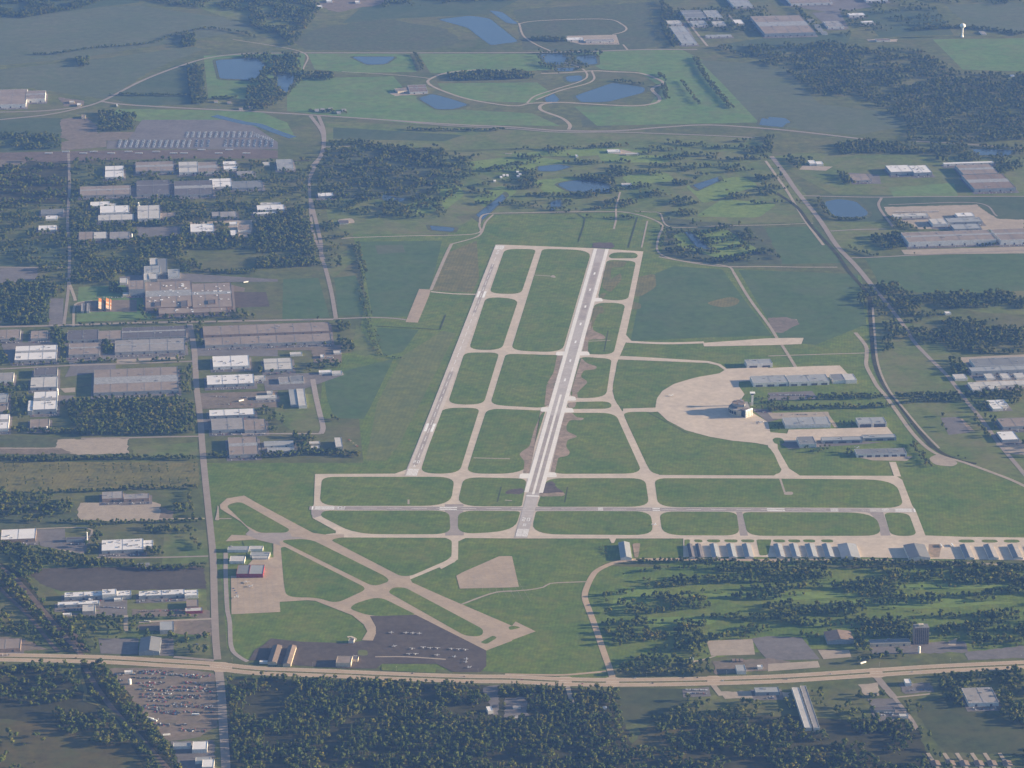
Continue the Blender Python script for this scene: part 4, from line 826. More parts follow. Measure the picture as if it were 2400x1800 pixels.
# ---- left town, upper blocks
BD('long white shed at the back of the white and grey pair',0,1,780,85,945,120,7,'W','w',units=2); BD('small cream-grey annex right of the long white shed',0,1,948,100,1002,118,6,'L','w')
BD('white-roofed warehouse with grey neighbour in front',0,1,865,122,1112,180,11,'W','w',units=4); BD('long grey roof in front of the white-roofed warehouse',0,1,848,198,1152,246,8,'L','g',units=2)
BD('pale square-roofed warehouse beside the bright white silo',0,1,1190,118,1382,230,11,'L','w',units=2); BD('tan lean-to right of the pale square warehouse',0,1,1386,180,1515,214,6,'T','g')
BD('small white L-shaped shop roof left of the town road',0,1,395,205,495,232,6,'W','w',units=1); BD('white rectangular roof by itself among trees at the left',0,1,332,290,485,328,7,'W','w',units=2); BD('blue-grey roof behind the small white shops',0,1,352,150,545,190,7,'B','g',units=1)
BD('brown-grey roof at the left of the three-roof terrace',0,1,680,345,806,412,8,'T','g',units=1); BD('pale tan middle roof of the three-roof terrace',0,1,810,345,922,402,8,'L','g',units=1); BD('grey roof at the right of the terrace with a white stack',0,1,948,345,1116,404,8,'G','g',units=1)
BD('bright white roof with two columns of dark units',0,1,1648,278,1850,344,9,'W','w',units=8); BD('grey roofs behind the bright white roof at the road',0,1,1832,172,1900,208,7,'G','g'); BD('long grey workshop behind the lawn left of the road',0,1,1905,170,2045,215,7,'G','g',units=2)
BD('white cube-like corner shed of the yard by the road',0,1,1995,330,2046,372,8,'W','w'); BD('tan-roofed hall behind the corner shed of the yard',0,1,2056,285,2165,330,8,'T','w',units=2); BD('small white back shed of the yard by the road',0,1,1982,258,2050,278,6,'W','w')
BD('light roofed warehouse with three dark dents left of the curving road',1,1,40,92,215,110,8,'L','w'); BD('bright white front roof of the dented warehouse',1,1,12,115,245,155,8,'W','w',units=4); BD('thin white roof below the dented warehouse',1,1,-20,176,170,190,6,'W','w')
BD('white-roofed shop right of the curving town road',1,1,538,8,670,36,7,'W','b'); BD('grey hangar-like shed on the lot right of the town road',1,1,720,238,800,262,7,'D','w','gable_ew',cat='shed',name='shed')
BD('pale blue roof far upper block of the big factory',0,1,1295,572,1362,625,10,'L','w'); BD('blue-grey high block in the big factory cluster',0,1,1366,575,1446,690,11,'B','g'); BD('pale block with cooling pipes in the factory cluster',0,1,1245,640,1385,695,12,'P','w',units=4)
BD('square pale roof at the right of the factory cluster',0,1,1452,668,1552,728,9,'P','w',units=2); BD('low pale hall at the front of the factory cluster',0,1,1290,708,1360,752,10,'L','b'); BD('narrow blue-grey left block of the factory cluster',0,1,1243,690,1286,760,9,'L','w')
BD('tan-roofed tower block with blue front left of the big factory',0,1,1112,765,1248,842,20,'T','b',units=2); BD('low tan porch left of the tan tower block',0,1,1060,868,1112,890,6,'L','c'); BD('white small office west of the tan tower block',0,1,1035,745,1100,785,7,'L','w')
BD('vast tan factory roof dotted with white vents, left part',0,1,1258,780,1662,1000,10,'T','t',units=26,ucol='unitw',doors=0); BD('vast tan factory roof dotted with white vents, right part',0,1,1666,792,2012,1000,10,'T','t',units=18,ucol='unitw',doors=0); BD('low strip along the front of the vast tan factory',0,1,1372,1003,1962,1052,8,'T','t',units=6,ucol='unitw')
BD('dark open stair court block on the left part of the vast roof',0,1,1338,946,1392,984,12,'D','t',doors=0); BD('dark raised block in the middle of the vast factory roof',0,1,1566,938,1622,990,12,'D','t',doors=0); BD('low dark machine room on the right part of the vast factory roof',0,1,1800,930,1862,965,12,'D','t',doors=0)
BD('tan-roofed terrace end at the left edge below the long road',0,1,-60,1192,168,1272,8,'T','g',units=2); BD('second tan-roofed terrace below the long road',0,1,265,1200,406,1266,8,'T','g',units=1); BD('dark roofed hall below the long road',0,1,580,1195,846,1280,9,'D','g',units=3)
BD('tan end section of the long dark warehouse below the road',0,1,850,1200,1050,1272,9,'T','g',units=1); BD('long dark blue-brown warehouse roof below the road',0,1,1054,1172,1602,1266,9,'D','g',units=6)
BD('very long tan roof, upper of the twin warehouses right of the main road',0,1,1758,1160,2848,1238,9,'T','t',units=10); BD('very long tan roof, lower of the twin warehouses right of the main road',0,1,1772,1258,2860,1325,9,'T','g',units=10)
BD('big white roof with a grey damp corner left of the tan hall',0,1,125,1332,482,1452,10,'W','g',units=9); BD('tan-roofed hall between the white roof and the grey twin roofs',0,1,592,1310,858,1406,9,'T','g',units=3); BD('long grey-blue segmented warehouse roof below the dark one',0,1,992,1282,1596,1384,9,'G','g',units=6)
BD('upper white roof of three stacked right of the main road',0,1,1842,1420,2155,1510,9,'W','w',units=8); BD('middle white roof of three with a grey puddle right of the main road',0,1,1790,1585,2195,1665,9,'W','b',units=10)
BD('light blue-grey roof beside a parking yard right of the stacked white roofs',1,1,75,1440,318,1536,8,'L','b',units=2); BD('small white roof strip at the edge of the crop field',1,1,545,1540,655,1560,6,'W','w'); BD('pale roof joined to the small white strip by the crop field',1,1,658,1545,745,1570,6,'L','w')
BD('little white shop at the truck lot by the crop field',1,1,558,1405,590,1425,5,'W','w'); BD('thin pale shed behind the truck lot',1,1,672,1370,736,1390,5,'L','w'); BD('small pale office beside the row of shrubs',1,1,295,1384,400,1404,6,'L','w')
BD('small brown-roofed shop left of the narrow yards',1,1,200,1600,292,1645,6,'G','w'); BD('grey-blue roofed shop in the narrow yards',1,1,298,1590,412,1640,6,'B','w'); BD('low grey shed at the left of the narrow yards',1,1,-100,1590,80,1620,6,'L','w')
BD('tan factory roof with regular seams left of the main road',0,1,808,1535,1535,1735,10,'T','b',units=8); 
BD('dark roof left of the seam-roofed factory',0,1,292,1520,492,1585,9,'D','g',units=2); BD('pale grey roof stepped below the dark one',0,1,262,1602,490,1690,9,'L','b',units=2); BD('grey-brown roof at the left edge above the white factory',0,1,-60,1565,112,1630,9,'G','w',units=2)
# ---- left town, lower blocks
BD('white and tan speckled factory with a bright corner tower',0,2,282,68,486,222,13,'W','b',units=9); BD('lower left wing of the speckled white factory',0,2,238,142,280,232,12,'W','b',units=2)
BD('white roof cut by the left edge below the grey one',0,2,-90,265,68,388,9,'W','w',units=2); BD('grey roof at the left edge above the white one',0,2,-90,82,60,160,9,'P','b'); BD('brown low roof under the grey roof at the left edge',0,2,-90,165,60,240,8,'T','g')
BD('tan shed with yard in front of the speckled factory',0,2,258,305,420,380,7,'T','g',units=1)
BD('lowest bright white roof of the three stacked right of the main road',0,2,1810,224,2198,276,9,'W','b',units=3); BD('grey ribbed roof below the stacked white roofs',0,2,1830,300,2110,398,9,'G','b',units=2); BD('tan roof right of the grey ribbed roof',0,2,2114,308,2300,400,9,'T','g',units=2)
BD('square tan roof beside a dark shaded yard right of the main road',0,2,1982,462,2235,612,9,'T','g',units=3)
BD('pale office with tall shaded yard in front by the dead-end road',1,2,300,45,366,178,8,'P','b'); BD('white hall right of the pale office by the dead-end road',1,2,370,42,440,186,9,'L','w'); BD('thin white workshop above the equipment yard',1,2,95,60,145,82,6,'L','w'); BD('long low shed over the equipment yard',1,2,0,100,180,125,5,'L','w')
BD('light blue gabled hall, upper half, beside the hedge',1,2,72,486,322,525,8,'P','w','gable_ew',units=2); BD('light blue gabled hall, lower half, beside the hedge',1,2,100,542,328,575,8,'P','w','gable_ew',units=2)
BD('pale shed casting a long shadow in the rubble yard',1,2,690,462,752,542,12,'L','g'); BD('small cream shed left of the rubble yard',1,2,462,495,555,516,6,'L','c'); BD('low pale shed at the hedge left of the rubble yard',1,2,470,535,550,555,5,'L','w')
BD('grey-roofed hall behind the empty gravel lot',0,2,882,932,1060,992,9,'G','t',units=2); BD('thin grey-pink roofed wing behind the empty gravel lot',0,2,1068,952,1286,994,8,'G','t',units=2)
BD('pinkish white roofed factory with a sunlit right wall at the left edge',0,2,5,1258,302,1345,9,'W','t',units=3); BD('low building with a long blue front wall',0,2,570,1325,745,1345,7,'D','b'); 
BD('bright white long roof with dark units below the gravel lot',0,2,878,1348,1236,1440,9,'W','b',units=14); BD('white annex at the right end of the bright long roof',0,2,1240,1350,1322,1404,7,'W','w',units=2); BD('blue-roofed house behind the tree belt below the bright long roof',0,2,1190,1540,1290,1560,6,'B','w','gable_ew',cat='house',name='house')
BD('terminal office with pale roof at the main road entrance to the ramp',0,2,1965,1400,2148,1432,7,'P','w',units=1,rot=0,name='office_building'); BD('pale office wing right beside the ramp entrance roof',0,2,2152,1398,2270,1425,7,'L','w',rot=0,name='office_building')
BD('small light roof left above the blue hangar',0,2,1982,1485,2112,1530,7,'L','w',rot=0,name='office_building'); BD('grey shed right above the blue hangar',0,2,2162,1450,2330,1478,7,'P','w',rot=0,name='shed'); BD('low white shed below the grey shed by the ramp',0,2,2180,1482,2320,1500,5,'L','w',rot=0,name='shed')
BD('grey-blue hangar roof with a red front wall, left bay',0,2,2042,1562,2148,1640,10,'B','r',rot=0,cat='hangar',name='hangar',doors=0); BD('pale blue hangar roof with a red front wall, right bay',0,2,2150,1562,2272,1640,10,'P','r',rot=0,cat='hangar',name='hangar',doors=0)
BD('long white factory roof at the left of the white school-like pair',0,3,556,142,882,182,9,'W','b',units=9); BD('raised white central block of the long white factory',0,3,884,116,1004,160,13,'W','w',units=5); BD('white right wing of the long white factory with a tower-like end',0,3,1008,128,1132,170,10,'W','b',units=4)
BD('white hut left in front of the long white factory',0,3,766,190,797,204,5,'W','w',cat='shed',name='shed'); BD('white van shed right in front of the long white factory',0,3,986,188,1056,204,5,'W','w',cat='shed',name='shed')
BD('white low hall below the long white factory',0,3,498,224,852,252,7,'W','b',units=4); BD('square grey roof touching the white low hall',0,3,712,248,822,305,9,'L','g',units=1); BD('short white garage at the edge of the tree belt',0,3,542,320,616,334,5,'W','w')
BD('white roof with ribs right of the long white factory',0,3,1200,130,1592,172,9,'W','b',units=14); BD('white end block by the main road with dark lines',0,3,1596,122,1712,168,8,'W','w',units=3)
BD('tan-roofed house beside the main road',0,3,1612,205,1716,262,9,'T','t',cat='house',name='house'); BD('pale-roofed shop with a red front by the main road',0,3,1600,276,1748,305,7,'L','r',cat='shop',name='shop_building')
BD('light grey hall with trucks beside it',0,3,1382,395,1502,468,10,'P','b'); BD('gabled barn with one shaded and one sunlit roof slope above the highway',0,3,1198,520,1376,640,13,'B','b','gable_ns',eave=8.5,rot=3,cat='barn',name='barn')
BD('weathered tan long roof at the left edge above the highway',0,3,-90,548,172,634,9,'T','t',units=1)
BD('small white-roofed shop at the top of the junkyard',0,3,1076,815,1146,832,5,'W','w',cat='shed',name='shed'); BD('blue-white arched shed at the bottom of the junkyard',0,3,1495,1440,1648,1472,7,'P','w',rot=3); BD('bright white flat roof at the bottom of the junkyard',0,3,1660,1430,1788,1498,9,'W','w',rot=3); BD('pale blue roof near the bottom edge beside the main road',0,3,1688,1565,1820,1600,7,'P','w',rot=3); BD('white roof at the bottom edge beside the main road',0,3,1745,1585,1846,1650,9,'W','w',rot=3)
# ---- airport south side
def gab(l, c, r, xl, yt, xr, yb, H=8, roof='P', e=None, **k):
    return BD(l, c, r, xl, yt, xr, yb, H, roof, k.pop('wall','w'), 'gable_ns', rot=k.pop('rot',1.5), cat='hangar', name=k.pop('name','hangar'), doors=k.pop('doors',0), eave=e, **k)
gab('single big blue hangar standing alone left of the row',2,2,940,1358,1035,1490,10,'P',6.5)
for x0, x1, l, rf in ((1535,1580,'leftmost dark-roofed row hangar by the access lane','D'),(1608,1655,'second dark narrow row hangar from the left','D'),(1732,1800,'first pale-roofed row hangar right of the dark pair','P'),(1878,1945,'second pale-roofed row hangar right of the dark pair','P'),(2015,2090,'third pale-roofed row hangar right of the dark pair','P')):
    gab(l,2,2,x0,1375,x1,1488,6.5,rf,4.2)
for x0, x1, l in ((78,148,'first pale row hangar of the second group'),(215,285,'second pale row hangar of the second group'),(352,432,'third pale row hangar of the second group'),(500,575,'last pale row hangar before the large brown-blue hangar')):
    gab(l,3,2,x0,1375,x1,1486,6.5,'P',4.2)
gab('large blue-grey hangar between the two rows',3,2,642,1372,800,1490,10,'P',6.5); gab('largest blue-grey hangar in the middle of the brown ramp',3,2,1222,1376,1405,1490,12,'B',8,rot=3)
for x0, x1, l in ((1705,1785,'first grey hangar right of the parked white trucks'),(1912,1995,'second grey hangar right of the parked white trucks'),(2122,2205,'third grey hangar right of the parked white trucks'),(2330,2415,'last grey hangar at the right edge of the ramp')):
    gab(l,3,2,x0,1380,x1,1494,7.5,'G',5)
# ---- airport flight centre
BD('small blue hangar with white door frames above the round apron',2,1,2030,1448,2255,1486,12,'P','w',rot=6,cat='hangar',name='hangar',doors=2); 
BD('great pale-blue hangar, left half, above the terminal',3,1,-125,1590,180,1650,12,'P','w',rot=6,cat='hangar',name='hangar',doors=3); BD('great pale-blue hangar, right half, above the terminal',3,1,184,1584,535,1642,12,'P','w',rot=6,cat='hangar',name='hangar',doors=4)
BD('grey-roofed square hangar at the right end of the great hangar',3,1,562,1574,670,1625,11,'B','w',rot=6,cat='hangar',name='hangar'); BD('white-fronted hangar at the far right end of the great hangar',3,1,672,1572,770,1624,11,'L','w',rot=6,cat='hangar',name='hangar')
BD('long grey-blue hangar below the terminal car park',3,2,150,290,545,352,11,'P','w',rot=4,cat='hangar',name='hangar',doors=0,units=3); BD('pale-blue double hangar with two dark open doorways',3,2,782,290,1028,340,12,'P','w',rot=4,cat='hangar',name='hangar',doors=0)
BD('square grey hangar beside the oval lawn',3,2,275,455,420,520,10,'B','w',rot=4,cat='hangar',name='hangar'); BD('long low pale hangar, left one, under the second apron',3,2,470,458,820,488,9,'P','b',rot=4,cat='hangar',name='hangar',doors=3); BD('long low pale hangar, right one, under the second apron',3,2,822,438,1112,466,9,'P','b',rot=4,cat='hangar',name='hangar',doors=3)
BD('long blue-grey hangar above the short taxiway',3,2,768,562,1205,608,9,'B','w',rot=4,cat='hangar',name='hangar',doors=6)
# ---- bottom right
BD('light blue roofed house by the short lane at the highway',2,3,1945,768,2025,818,9,'P','w',rot=3,cat='house',name='house'); BD('white cottage right of the light blue roof at the highway',2,3,2125,768,2170,786,6,'W','w',cat='house',name='house'); BD('tiny white hut under trees left of the gravel lot',2,3,1542,704,1572,722,6,'W','w',cat='house',name='hut')
for x, l in ((1905,'left one of the three small brown roofs above the lane'),(1940,'middle one of the three small brown roofs above the lane'),(1975,'right one of the three small brown roofs above the lane')): BD(l,2,3,x,706,x+26,724,6,'N','t','gable_ew',cat='house',name='house')
BD('bright light-blue roofed shop below the highway',2,3,2105,962,2315,1005,8,'P','b',rot=3); BD('long narrow pale building running away from the highway',2,3,2530,962,2592,1310,8,'L','w',rot=3,cat='building',name='long_building'); BD('long narrow grey building parallel to the pale one',2,3,2608,948,2660,1310,8,'G','w',rot=3,cat='building',name='long_building')
gab('barn-like hall with one tan sunlit slope beside the big car park',3,3,515,465,745,545,13,'N',8.5,rot=4,wall='b',name='hall'); BD('low blue-grey L building left of the apartment tower',3,3,885,548,1238,585,8,'B','c',rot=4,name='clinic_building')
BD('tan square flat building with seams near the right edge',3,3,1735,968,1998,1098,9,'G','w',rot=4,units=4); BD('white-walled motel office left of the lane',3,3,1190,888,1242,925,8,'W','w',rot=4); BD('dark roofed workshop amid parked lines below the lane',3,3,925,1130,1100,1160,6,'D','g',rot=4); BD('small pale shed at the end of the lane',3,3,1140,1190,1215,1212,6,'L','w',rot=4,cat='shed',name='shed')
BD('white bungalow alone in the wood below the dark apron',1,3,2005,1128,2050,1165,8,'W','w',rot=12,cat='house',name='house'); BD('grey bungalow hidden in the wood below the highway centre',2,3,10,1110,75,1130,6,'G','w','gable_ew',cat='house',name='house'); BD('pale cottage lower in the wood below the highway centre',2,3,0,1200,50,1218,6,'L','w','gable_ew',cat='house',name='house'); BD('white cottage among trees right of the short lane stub',2,3,790,1118,820,1135,6,'W','w','gable_ew',cat='house',name='house')
for i, (x, n_) in enumerate(((1400,'first'),(1530,'second'),(1650,'third'),(1775,'fourth'),(1890,'fifth'),(2020,'sixth'))):
    for j, (dy, w_) in enumerate(((1590,'top'),)):
        BD(f'grey townhouse row {w_} of the {n_} lane at the bottom right corner',3,3,x+20+j*22,dy,x+95+j*22,dy+40,4.5,'N','g','gable_ns',rot=4,cat='house',name='townhouse')
# ---- dark apron hangars
def lithangar(l, x, y0, y1, wd_, roof, H=6, rot=-3.5):
    return BD(l,1,3,x,y0,x+wd_,y1,H,roof,'c','gable_ns',rot=rot,cat='hangar',name='hangar',eave=H*.72)
lithangar('left long brown hangar with a blazing sunlit right wall on the dark apron',100,590,735,78,'N',9); lithangar('right long brown hangar with a blazing sunlit right wall on the dark apron',232,592,750,68,'N',9)
BD('long thin white canopy below the two brown hangars',1,3,30,728,165,742,5,'W','w',rot=-2); BD('square tan-roofed airfield office with a lit right wall',1,3,690,690,820,748,10,'T','c',rot=-3,name='office_building')
BD('sunlit white fuel station canopy at the grass edge of the dark apron',1,3,800,538,845,560,6,'D','w',rot=-3,cat='building',name='fuel_station'); BD('small dark-roofed shed beside the airfield office',1,3,830,690,880,722,6,'D','c',rot=-3,cat='shed',name='shed')
# orange and cream storage sheds, sunlit
def tarp_shed(l, x, cm):
    ax, ay = G(*T(0,1,x,1030)[0]); fx, fy = G(*T(0,1,x,940)[0]); o = empty('storage_shed', (ax+6, (ay+fy)/2, 0), math.radians(6.6)); tag(o, l, 'shed', 'orange storage sheds'); d = (fy-ay)/2; mark_poly([(ax-12,ay-8),(ax+26,ay-8),(ax+26,fy+8),(ax-12,fy+8)])
    MB().box(-7,-d,0,5,d,6).build('wall', WALL['t'], o)
    for i, m in enumerate(cm):
        y0 = d-2*d*i/len(cm); y1 = d-2*d*(i+.93)/len(cm); b = MB(); b.prism([(-7.5,y1,8.6),(-7.5,y0,8.6),(-7.1,y0,9),(-7.1,y1,9)], [(7.5,y1,3.2),(7.5,y0,3.2),(8,y0,3.6),(8,y1,3.6)]); b.build('roof_panel', m, o)
    return o
OR = mat('orange_sheet', (0.50,0.19,0.05), var=.1, scale=.1); CRM = mat('cream_sheet', (0.55,0.42,0.26), var=.1, scale=.1); PNK = mat('pink_sheet', (0.48,0.33,0.26), var=.1, scale=.1)
tarp_shed('left of the two orange and cream sloping sheds catching the sun', 838, [OR, OR, CRM, CRM, PNK, CRM]); tarp_shed('right of the two orange and cream sloping sheds catching the sun', 902, [OR, OR, CRM, OR, CRM, PNK])
for x, l in ((700,'left grey flatbed shed in the loop left of the orange sheds'),(748,'right lilac flatbed shed in the loop left of the orange sheds')): BD(l,0,1,x,960,x+26,1028,7,'G','g',rot=6.6,cat='shed',name='shed')
# ================================================================ terminal, towers, silos
def at(c, r, x, y, z=0): return G(*T(c, r, x, y)[0], z)
tx, ty = G(1738, 966)
term = empty('flight_centre_terminal', (tx, ty, 0), math.radians(4)); tag(term, 'airport flight centre with white colonnade and stepped roofs at the round apron', 'terminal')
def arcring(r, a0, a1, z, n=12, cx=0, cy=0): return [(cx+r*math.cos(math.radians(a0+(a1-a0)*i/n)), cy+r*math.sin(math.radians(a0+(a1-a0)*i/n)), z) for i in range(n+1)]
body = MB(); ring = arcring(34, 105, 250, 0, 5)+[(14,-34,0),(20,-12,0),(20,36,0)]
body.prism(ring, [(x,y,16) for x,y,z in ring], cap=False); body.build('wall', WALL['c'], term)
MB().poly([(x*.985,y*.985,15.9) for x,y,z in ring]).build('roof', ROOF['G'], term)
up = MB(); ring2 = [(x*.62-4,y*.62+4,0) for x,y,z in ring]; up.prism([(x,y,20) for x,y,z in ring2], [(x,y,26) for x,y,z in ring2], cap=False); up.build('upper_wall', WALL['g'], term)
MB().poly([(x,y,26) for x,y,z in ring2]).build('upper_roof', ROOF['N'], term)
def skew(b, a, ox, oy):
    c_, s_ = math.cos(a), math.sin(a); b.v = [(ox+c_*x-s_*y, oy+s_*x+c_*y, z) for x, y, z in b.v]; return b
PA, PX, PY = math.radians(40), 4.0, -44.0
for i in range(5): skew(MB().box(i*5.8, -1.6, 0, i*5.8+1.9, 1.0, 18), PA, PX, PY).build('column', M['tower'], term)
skew(MB().box(-.6, -2.2, 18, 25.6, 2.4, 21), PA, PX, PY).build('portico_beam', M['tower'], term)
skew(MB().box(0, 3.2, 0, 25, 15, 17.6), PA, PX, PY).build('portico', M['glass'], term); skew(MB().box(0, 2.4, 17.7, 25, 15.4, 18.8), PA, PX, PY).build('portico_roof', ROOF['N'], term)
for i in range(9):
    a = math.radians(120+i*14); x, y = 34.1*math.cos(a), 34.1*math.sin(a); b = MB(); ux, uy = -math.sin(a)*3, math.cos(a)*3; nx, ny = math.cos(a)*.25, math.sin(a)*.25
    b.poly([(x-ux+nx,y-uy+ny,4),(x+ux+nx,y+uy+ny,4),(x+ux+nx,y+uy+ny,12),(x-ux+nx,y-uy+ny,12)]); b.build('window', M['glass'], term)
for x, y in ((-14,12),(-8,-10),(2,6)): MB().box(x-2.5,y-2,26,x+2.5,y+2,28.4).build('roof_unit', M['unit'], term)
MB().box(-1,16,26,1.5,19,33).build('roof_mast_box', M['tower'], term)
for dx, dy, l in ((1,-62,'w'),(26,-84,'w'),(34,-86,'w')):
    pass
mark_poly([(tx-50,ty-50),(tx+40,ty-50),(tx+40,ty+50),(tx-50,ty+50)])
px, py = G(1763, 950)
ct = empty('control_tower', (px, py, 0)); tag(ct, 'slender white airport control tower with a wide flat cap beside the terminal', 'control tower')
MB().box(-2.6,-2.6,0,2.6,2.6,30).build('shaft', M['tower'], ct); MB().prism([(-3,-3,29),(3,-3,29),(3,3,29),(-3,3,29)], [(-5,-5,31),(5,-5,31),(5,5,31),(-5,5,31)]).build('cab_floor', M['tower'], ct)
MB().prism([(-4.6,-4.6,31),(4.6,-4.6,31),(4.6,4.6,31),(-4.6,4.6,31)], [(-5.6,-5.6,34.6),(5.6,-5.6,34.6),(5.6,5.6,34.6),(-5.6,5.6,34.6)]).build('cab_window', M['glass'], ct)
MB().box(-6.8,-6.8,34.6,6.8,6.8,35.8).build('cap_roof', M['tower'], ct); MB().cyl(0,0,35.8,42,.25,.1,6).build('antenna', M['tower'], ct); MB().box(-8,-3,0,-2.8,3,7).build('base_building', WALL['c'], ct)
# water tower
wx, wy = at(3,0,1678,318)
wt = empty('water_tower', (wx, wy, 0)); tag(wt, 'white round water tower on one slim leg in the far fields', 'water tower')
MB().lathe([(6.5,0),(4.2,5),(3.4,10),(3.2,30),(4.2,34),(6,37)], 16).build('pedestal', M['tower'], wt, True)
MB().lathe([(6,36.5),(9.6,39),(11.4,43),(11.2,46.5),(8.6,50.5),(4.6,52.6),(.4,53.2)], 20).build('tank', M['tower'], wt, True)
def silo(label, c, r, x, y, rad, h, name='silo', m='tower'):
    sx, sy = at(c, r, x, y); o = empty(name, (sx, sy, 0)); tag(o, label, 'silo' if name == 'silo' else name.replace('_', ' '))
    MB().cyl(0,0,0,h,rad,rad,14).build('shell', M[m], o); MB().lathe([(rad*1.02,h),(rad*.6,h+rad*.35),(.2,h+rad*.5)], 14).build('cap', M[m], o); return o
silo('tall bright white silo at the back corner of the pale square warehouse',0,1,1196,122,2.6,12); silo('short white twin silo touching the tall one behind the pale square warehouse',0,1,1204,122,1.8,8); silo('bright slim stack between the terrace roofs',0,1,1140,408,2.6,17,'chimney_stack')
silo('bright cream stair tower at the corner of the speckled factory',0,2,497,96,2.8,18,'stair_tower'); silo('bright white tank among the junkyard cars',0,3,1122,935,3.4,11,'storage_tank'); silo('white rounded silo in front of the apartment tower',3,3,1306,665,2.6,15)
silo('white post-like tank at the right of the brown yard',0,2,405,395,2.2,9,'storage_tank'); silo('tall pale pipe mast above the low blue-fronted building',0,2,754,1355,1.3,22,'vent_pipe')
# apartment tower
ax, ay = at(3,3,1322,592); ap = empty('apartment_tower', (ax, ay+11, 0), math.radians(3)); tag(ap, 'tall brown brick apartment tower with window strips above the highway', 'apartment tower')
HT = 39; MB().box(-16,-11,0,16,11,HT).build('wall', WALL['t'], ap); MB().box(-15.4,-10.4,HT,15.4,10.4,HT+.5).build('roof', ROOF['B'], ap); MB().box(-6,-4,HT+.5,5,4,HT+4.5).build('lift_house', WALL['c'], ap)
for i in range(7):
    for f in range(12): MB().box(-14.4+i*4.2, -11.15, 1.6+f*3.15, -12.0+i*4.2, -10.9, 3.5+f*3.15).build('window', M['glass'], ap)
for f in range(12):
    for j in range(3): MB().box(15.9, -8+j*6, 1.6+f*3.15, 16.15, -5.6+j*6, 3.5+f*3.15).build('window', M['glass'], ap)
for i in range(8): MB().box(-16.2+i*4.5, -11.6, 0, -15.6+i*4.5, -10.98, HT-.4).build('pilaster', WALL['t'], ap)
mark_poly([(ax-20,ay-5),(ax+20,ay-5),(ax+20,ay+28),(ax-20,ay+28)])
# flight centre hangar doorways and red front trims
def doorway(c, r, x0, x1, y0, y1, root_label):
    pass
HB = {o['label']: o for o in COL.objects if o.get('label')}
dh = HB['pale-blue double hangar with two dark open doorways']; wl = next(c for c in dh.children if c.name.startswith('wall')); bb = [v.co.copy() for v in wl.data.vertices]; hx = max(v.x for v in bb); hy = max(v.y for v in bb)
for s in (-1, 1): MB().box(s*hx*.5-hx*.40, -hy-.2, .1, s*hx*.5+hx*.40, -hy+.15, 9).build('doorway_shade_panel', M['door'], dh)  # flat dark panels; the shade inside the open doorways is their colour
for s in (-1, -.02, 1): MB().box(s*(hx-1.8)-1.8, -hy-1.2, 0, s*(hx-1.8)+1.8, -hy-.25, 12.4).build('door_pylon', WALL['w'], dh)
# ================================================================ aircraft
def airplane(label, x, y, ang, span=11.0, ln=8.3, high=True, m='planep', group='light aircraft on the dark apron', jet=False):
    o = empty('jet_aircraft' if jet else 'light_aircraft', (x, y, .75), ang); tag(o, label, 'aircraft', group); s = span/11.0; L = ln
    z = 1.35*s; rg = .62*s if not jet else 1.25
    prof = [(0,-L*.5),(rg*.65,-L*.46),(rg,-L*.36),(rg,-L*.02),(rg*.75,L*.18),(rg*.3,L*.44),(.08,L*.5)]
    mb = MB(); n = 10
    for r_, yy in prof: mb.v += [(r_*math.cos(2*math.pi*i/n), yy, z+r_*math.sin(2*math.pi*i/n)) for i in range(n)]
    for k in range(len(prof)-1):
        for i in range(n): j = (i+1)%n; mb.f.append((k*n+j, k*n+i, (k+1)*n+i, (k+1)*n+j))
    mb.build('fuselage', M[m], o, True)
    zw = z+rg*(.95 if high and not jet else -.5); c = .78*s if not jet else 1.7; sw = 0 if not jet else 4.5
    for sg in (-1, 1):
        wq = [(0,-L*.14-c,zw),(sg*span/2,-L*.14-c*.7+sw,zw+.25),(sg*span/2,-L*.14+c*.7+sw,zw+.25),(0,-L*.14+c,zw)]
        MB().prism([(a,b,d-.09) for a,b,d in wq], wq).build('wing', M[m], o)
        tz = z+rg*.2 if not jet else z+rg*2.6; tq = [(0,L*.38,tz),(sg*span*.16,L*.42,tz),(sg*span*.16,L*.49,tz),(0,L*.5,tz)]; MB().prism([(a,b,d-.06) for a,b,d in tq], tq).build('tailplane', M[m], o)
        MB().cyl(sg*1.1*s,-L*.08,0,z-.2,.14*s,.1*s,6).build('wheel_strut', M['door'], o)
        if jet: b = MB(); b.box(sg*1.9-.5, L*.16, z+.3, sg*1.9+.5, L*.34, z+1.3); b.build('engine', M['unit'], o)
    MB().prism([(-.07,L*.34,z+rg*.3),(.07,L*.34,z+rg*.3),(.07,L*.5,z+rg*.3),(-.07,L*.5,z+rg*.3)], [(-.05,L*.45,z+rg*2.7),(.05,L*.45,z+rg*2.7),(.05,L*.52,z+rg*2.7),(-.05,L*.52,z+rg*2.7)]).build('tail_fin', M[m], o)
    MB().box(-rg*.75,-L*.32,z+rg*.55,rg*.75,-L*.18,z+rg*1.02).build('windscreen', M['glass'], o); MB().cyl(0,-L*.36,0,z-.4,.12*s,.1*s,6).build('nose_strut', M['door'], o)
    if not jet: MB().box(-.95*s,-L*.52,z-.07,.95*s,-L*.505,z+.07).build('propeller', M['door'], o)
    return o
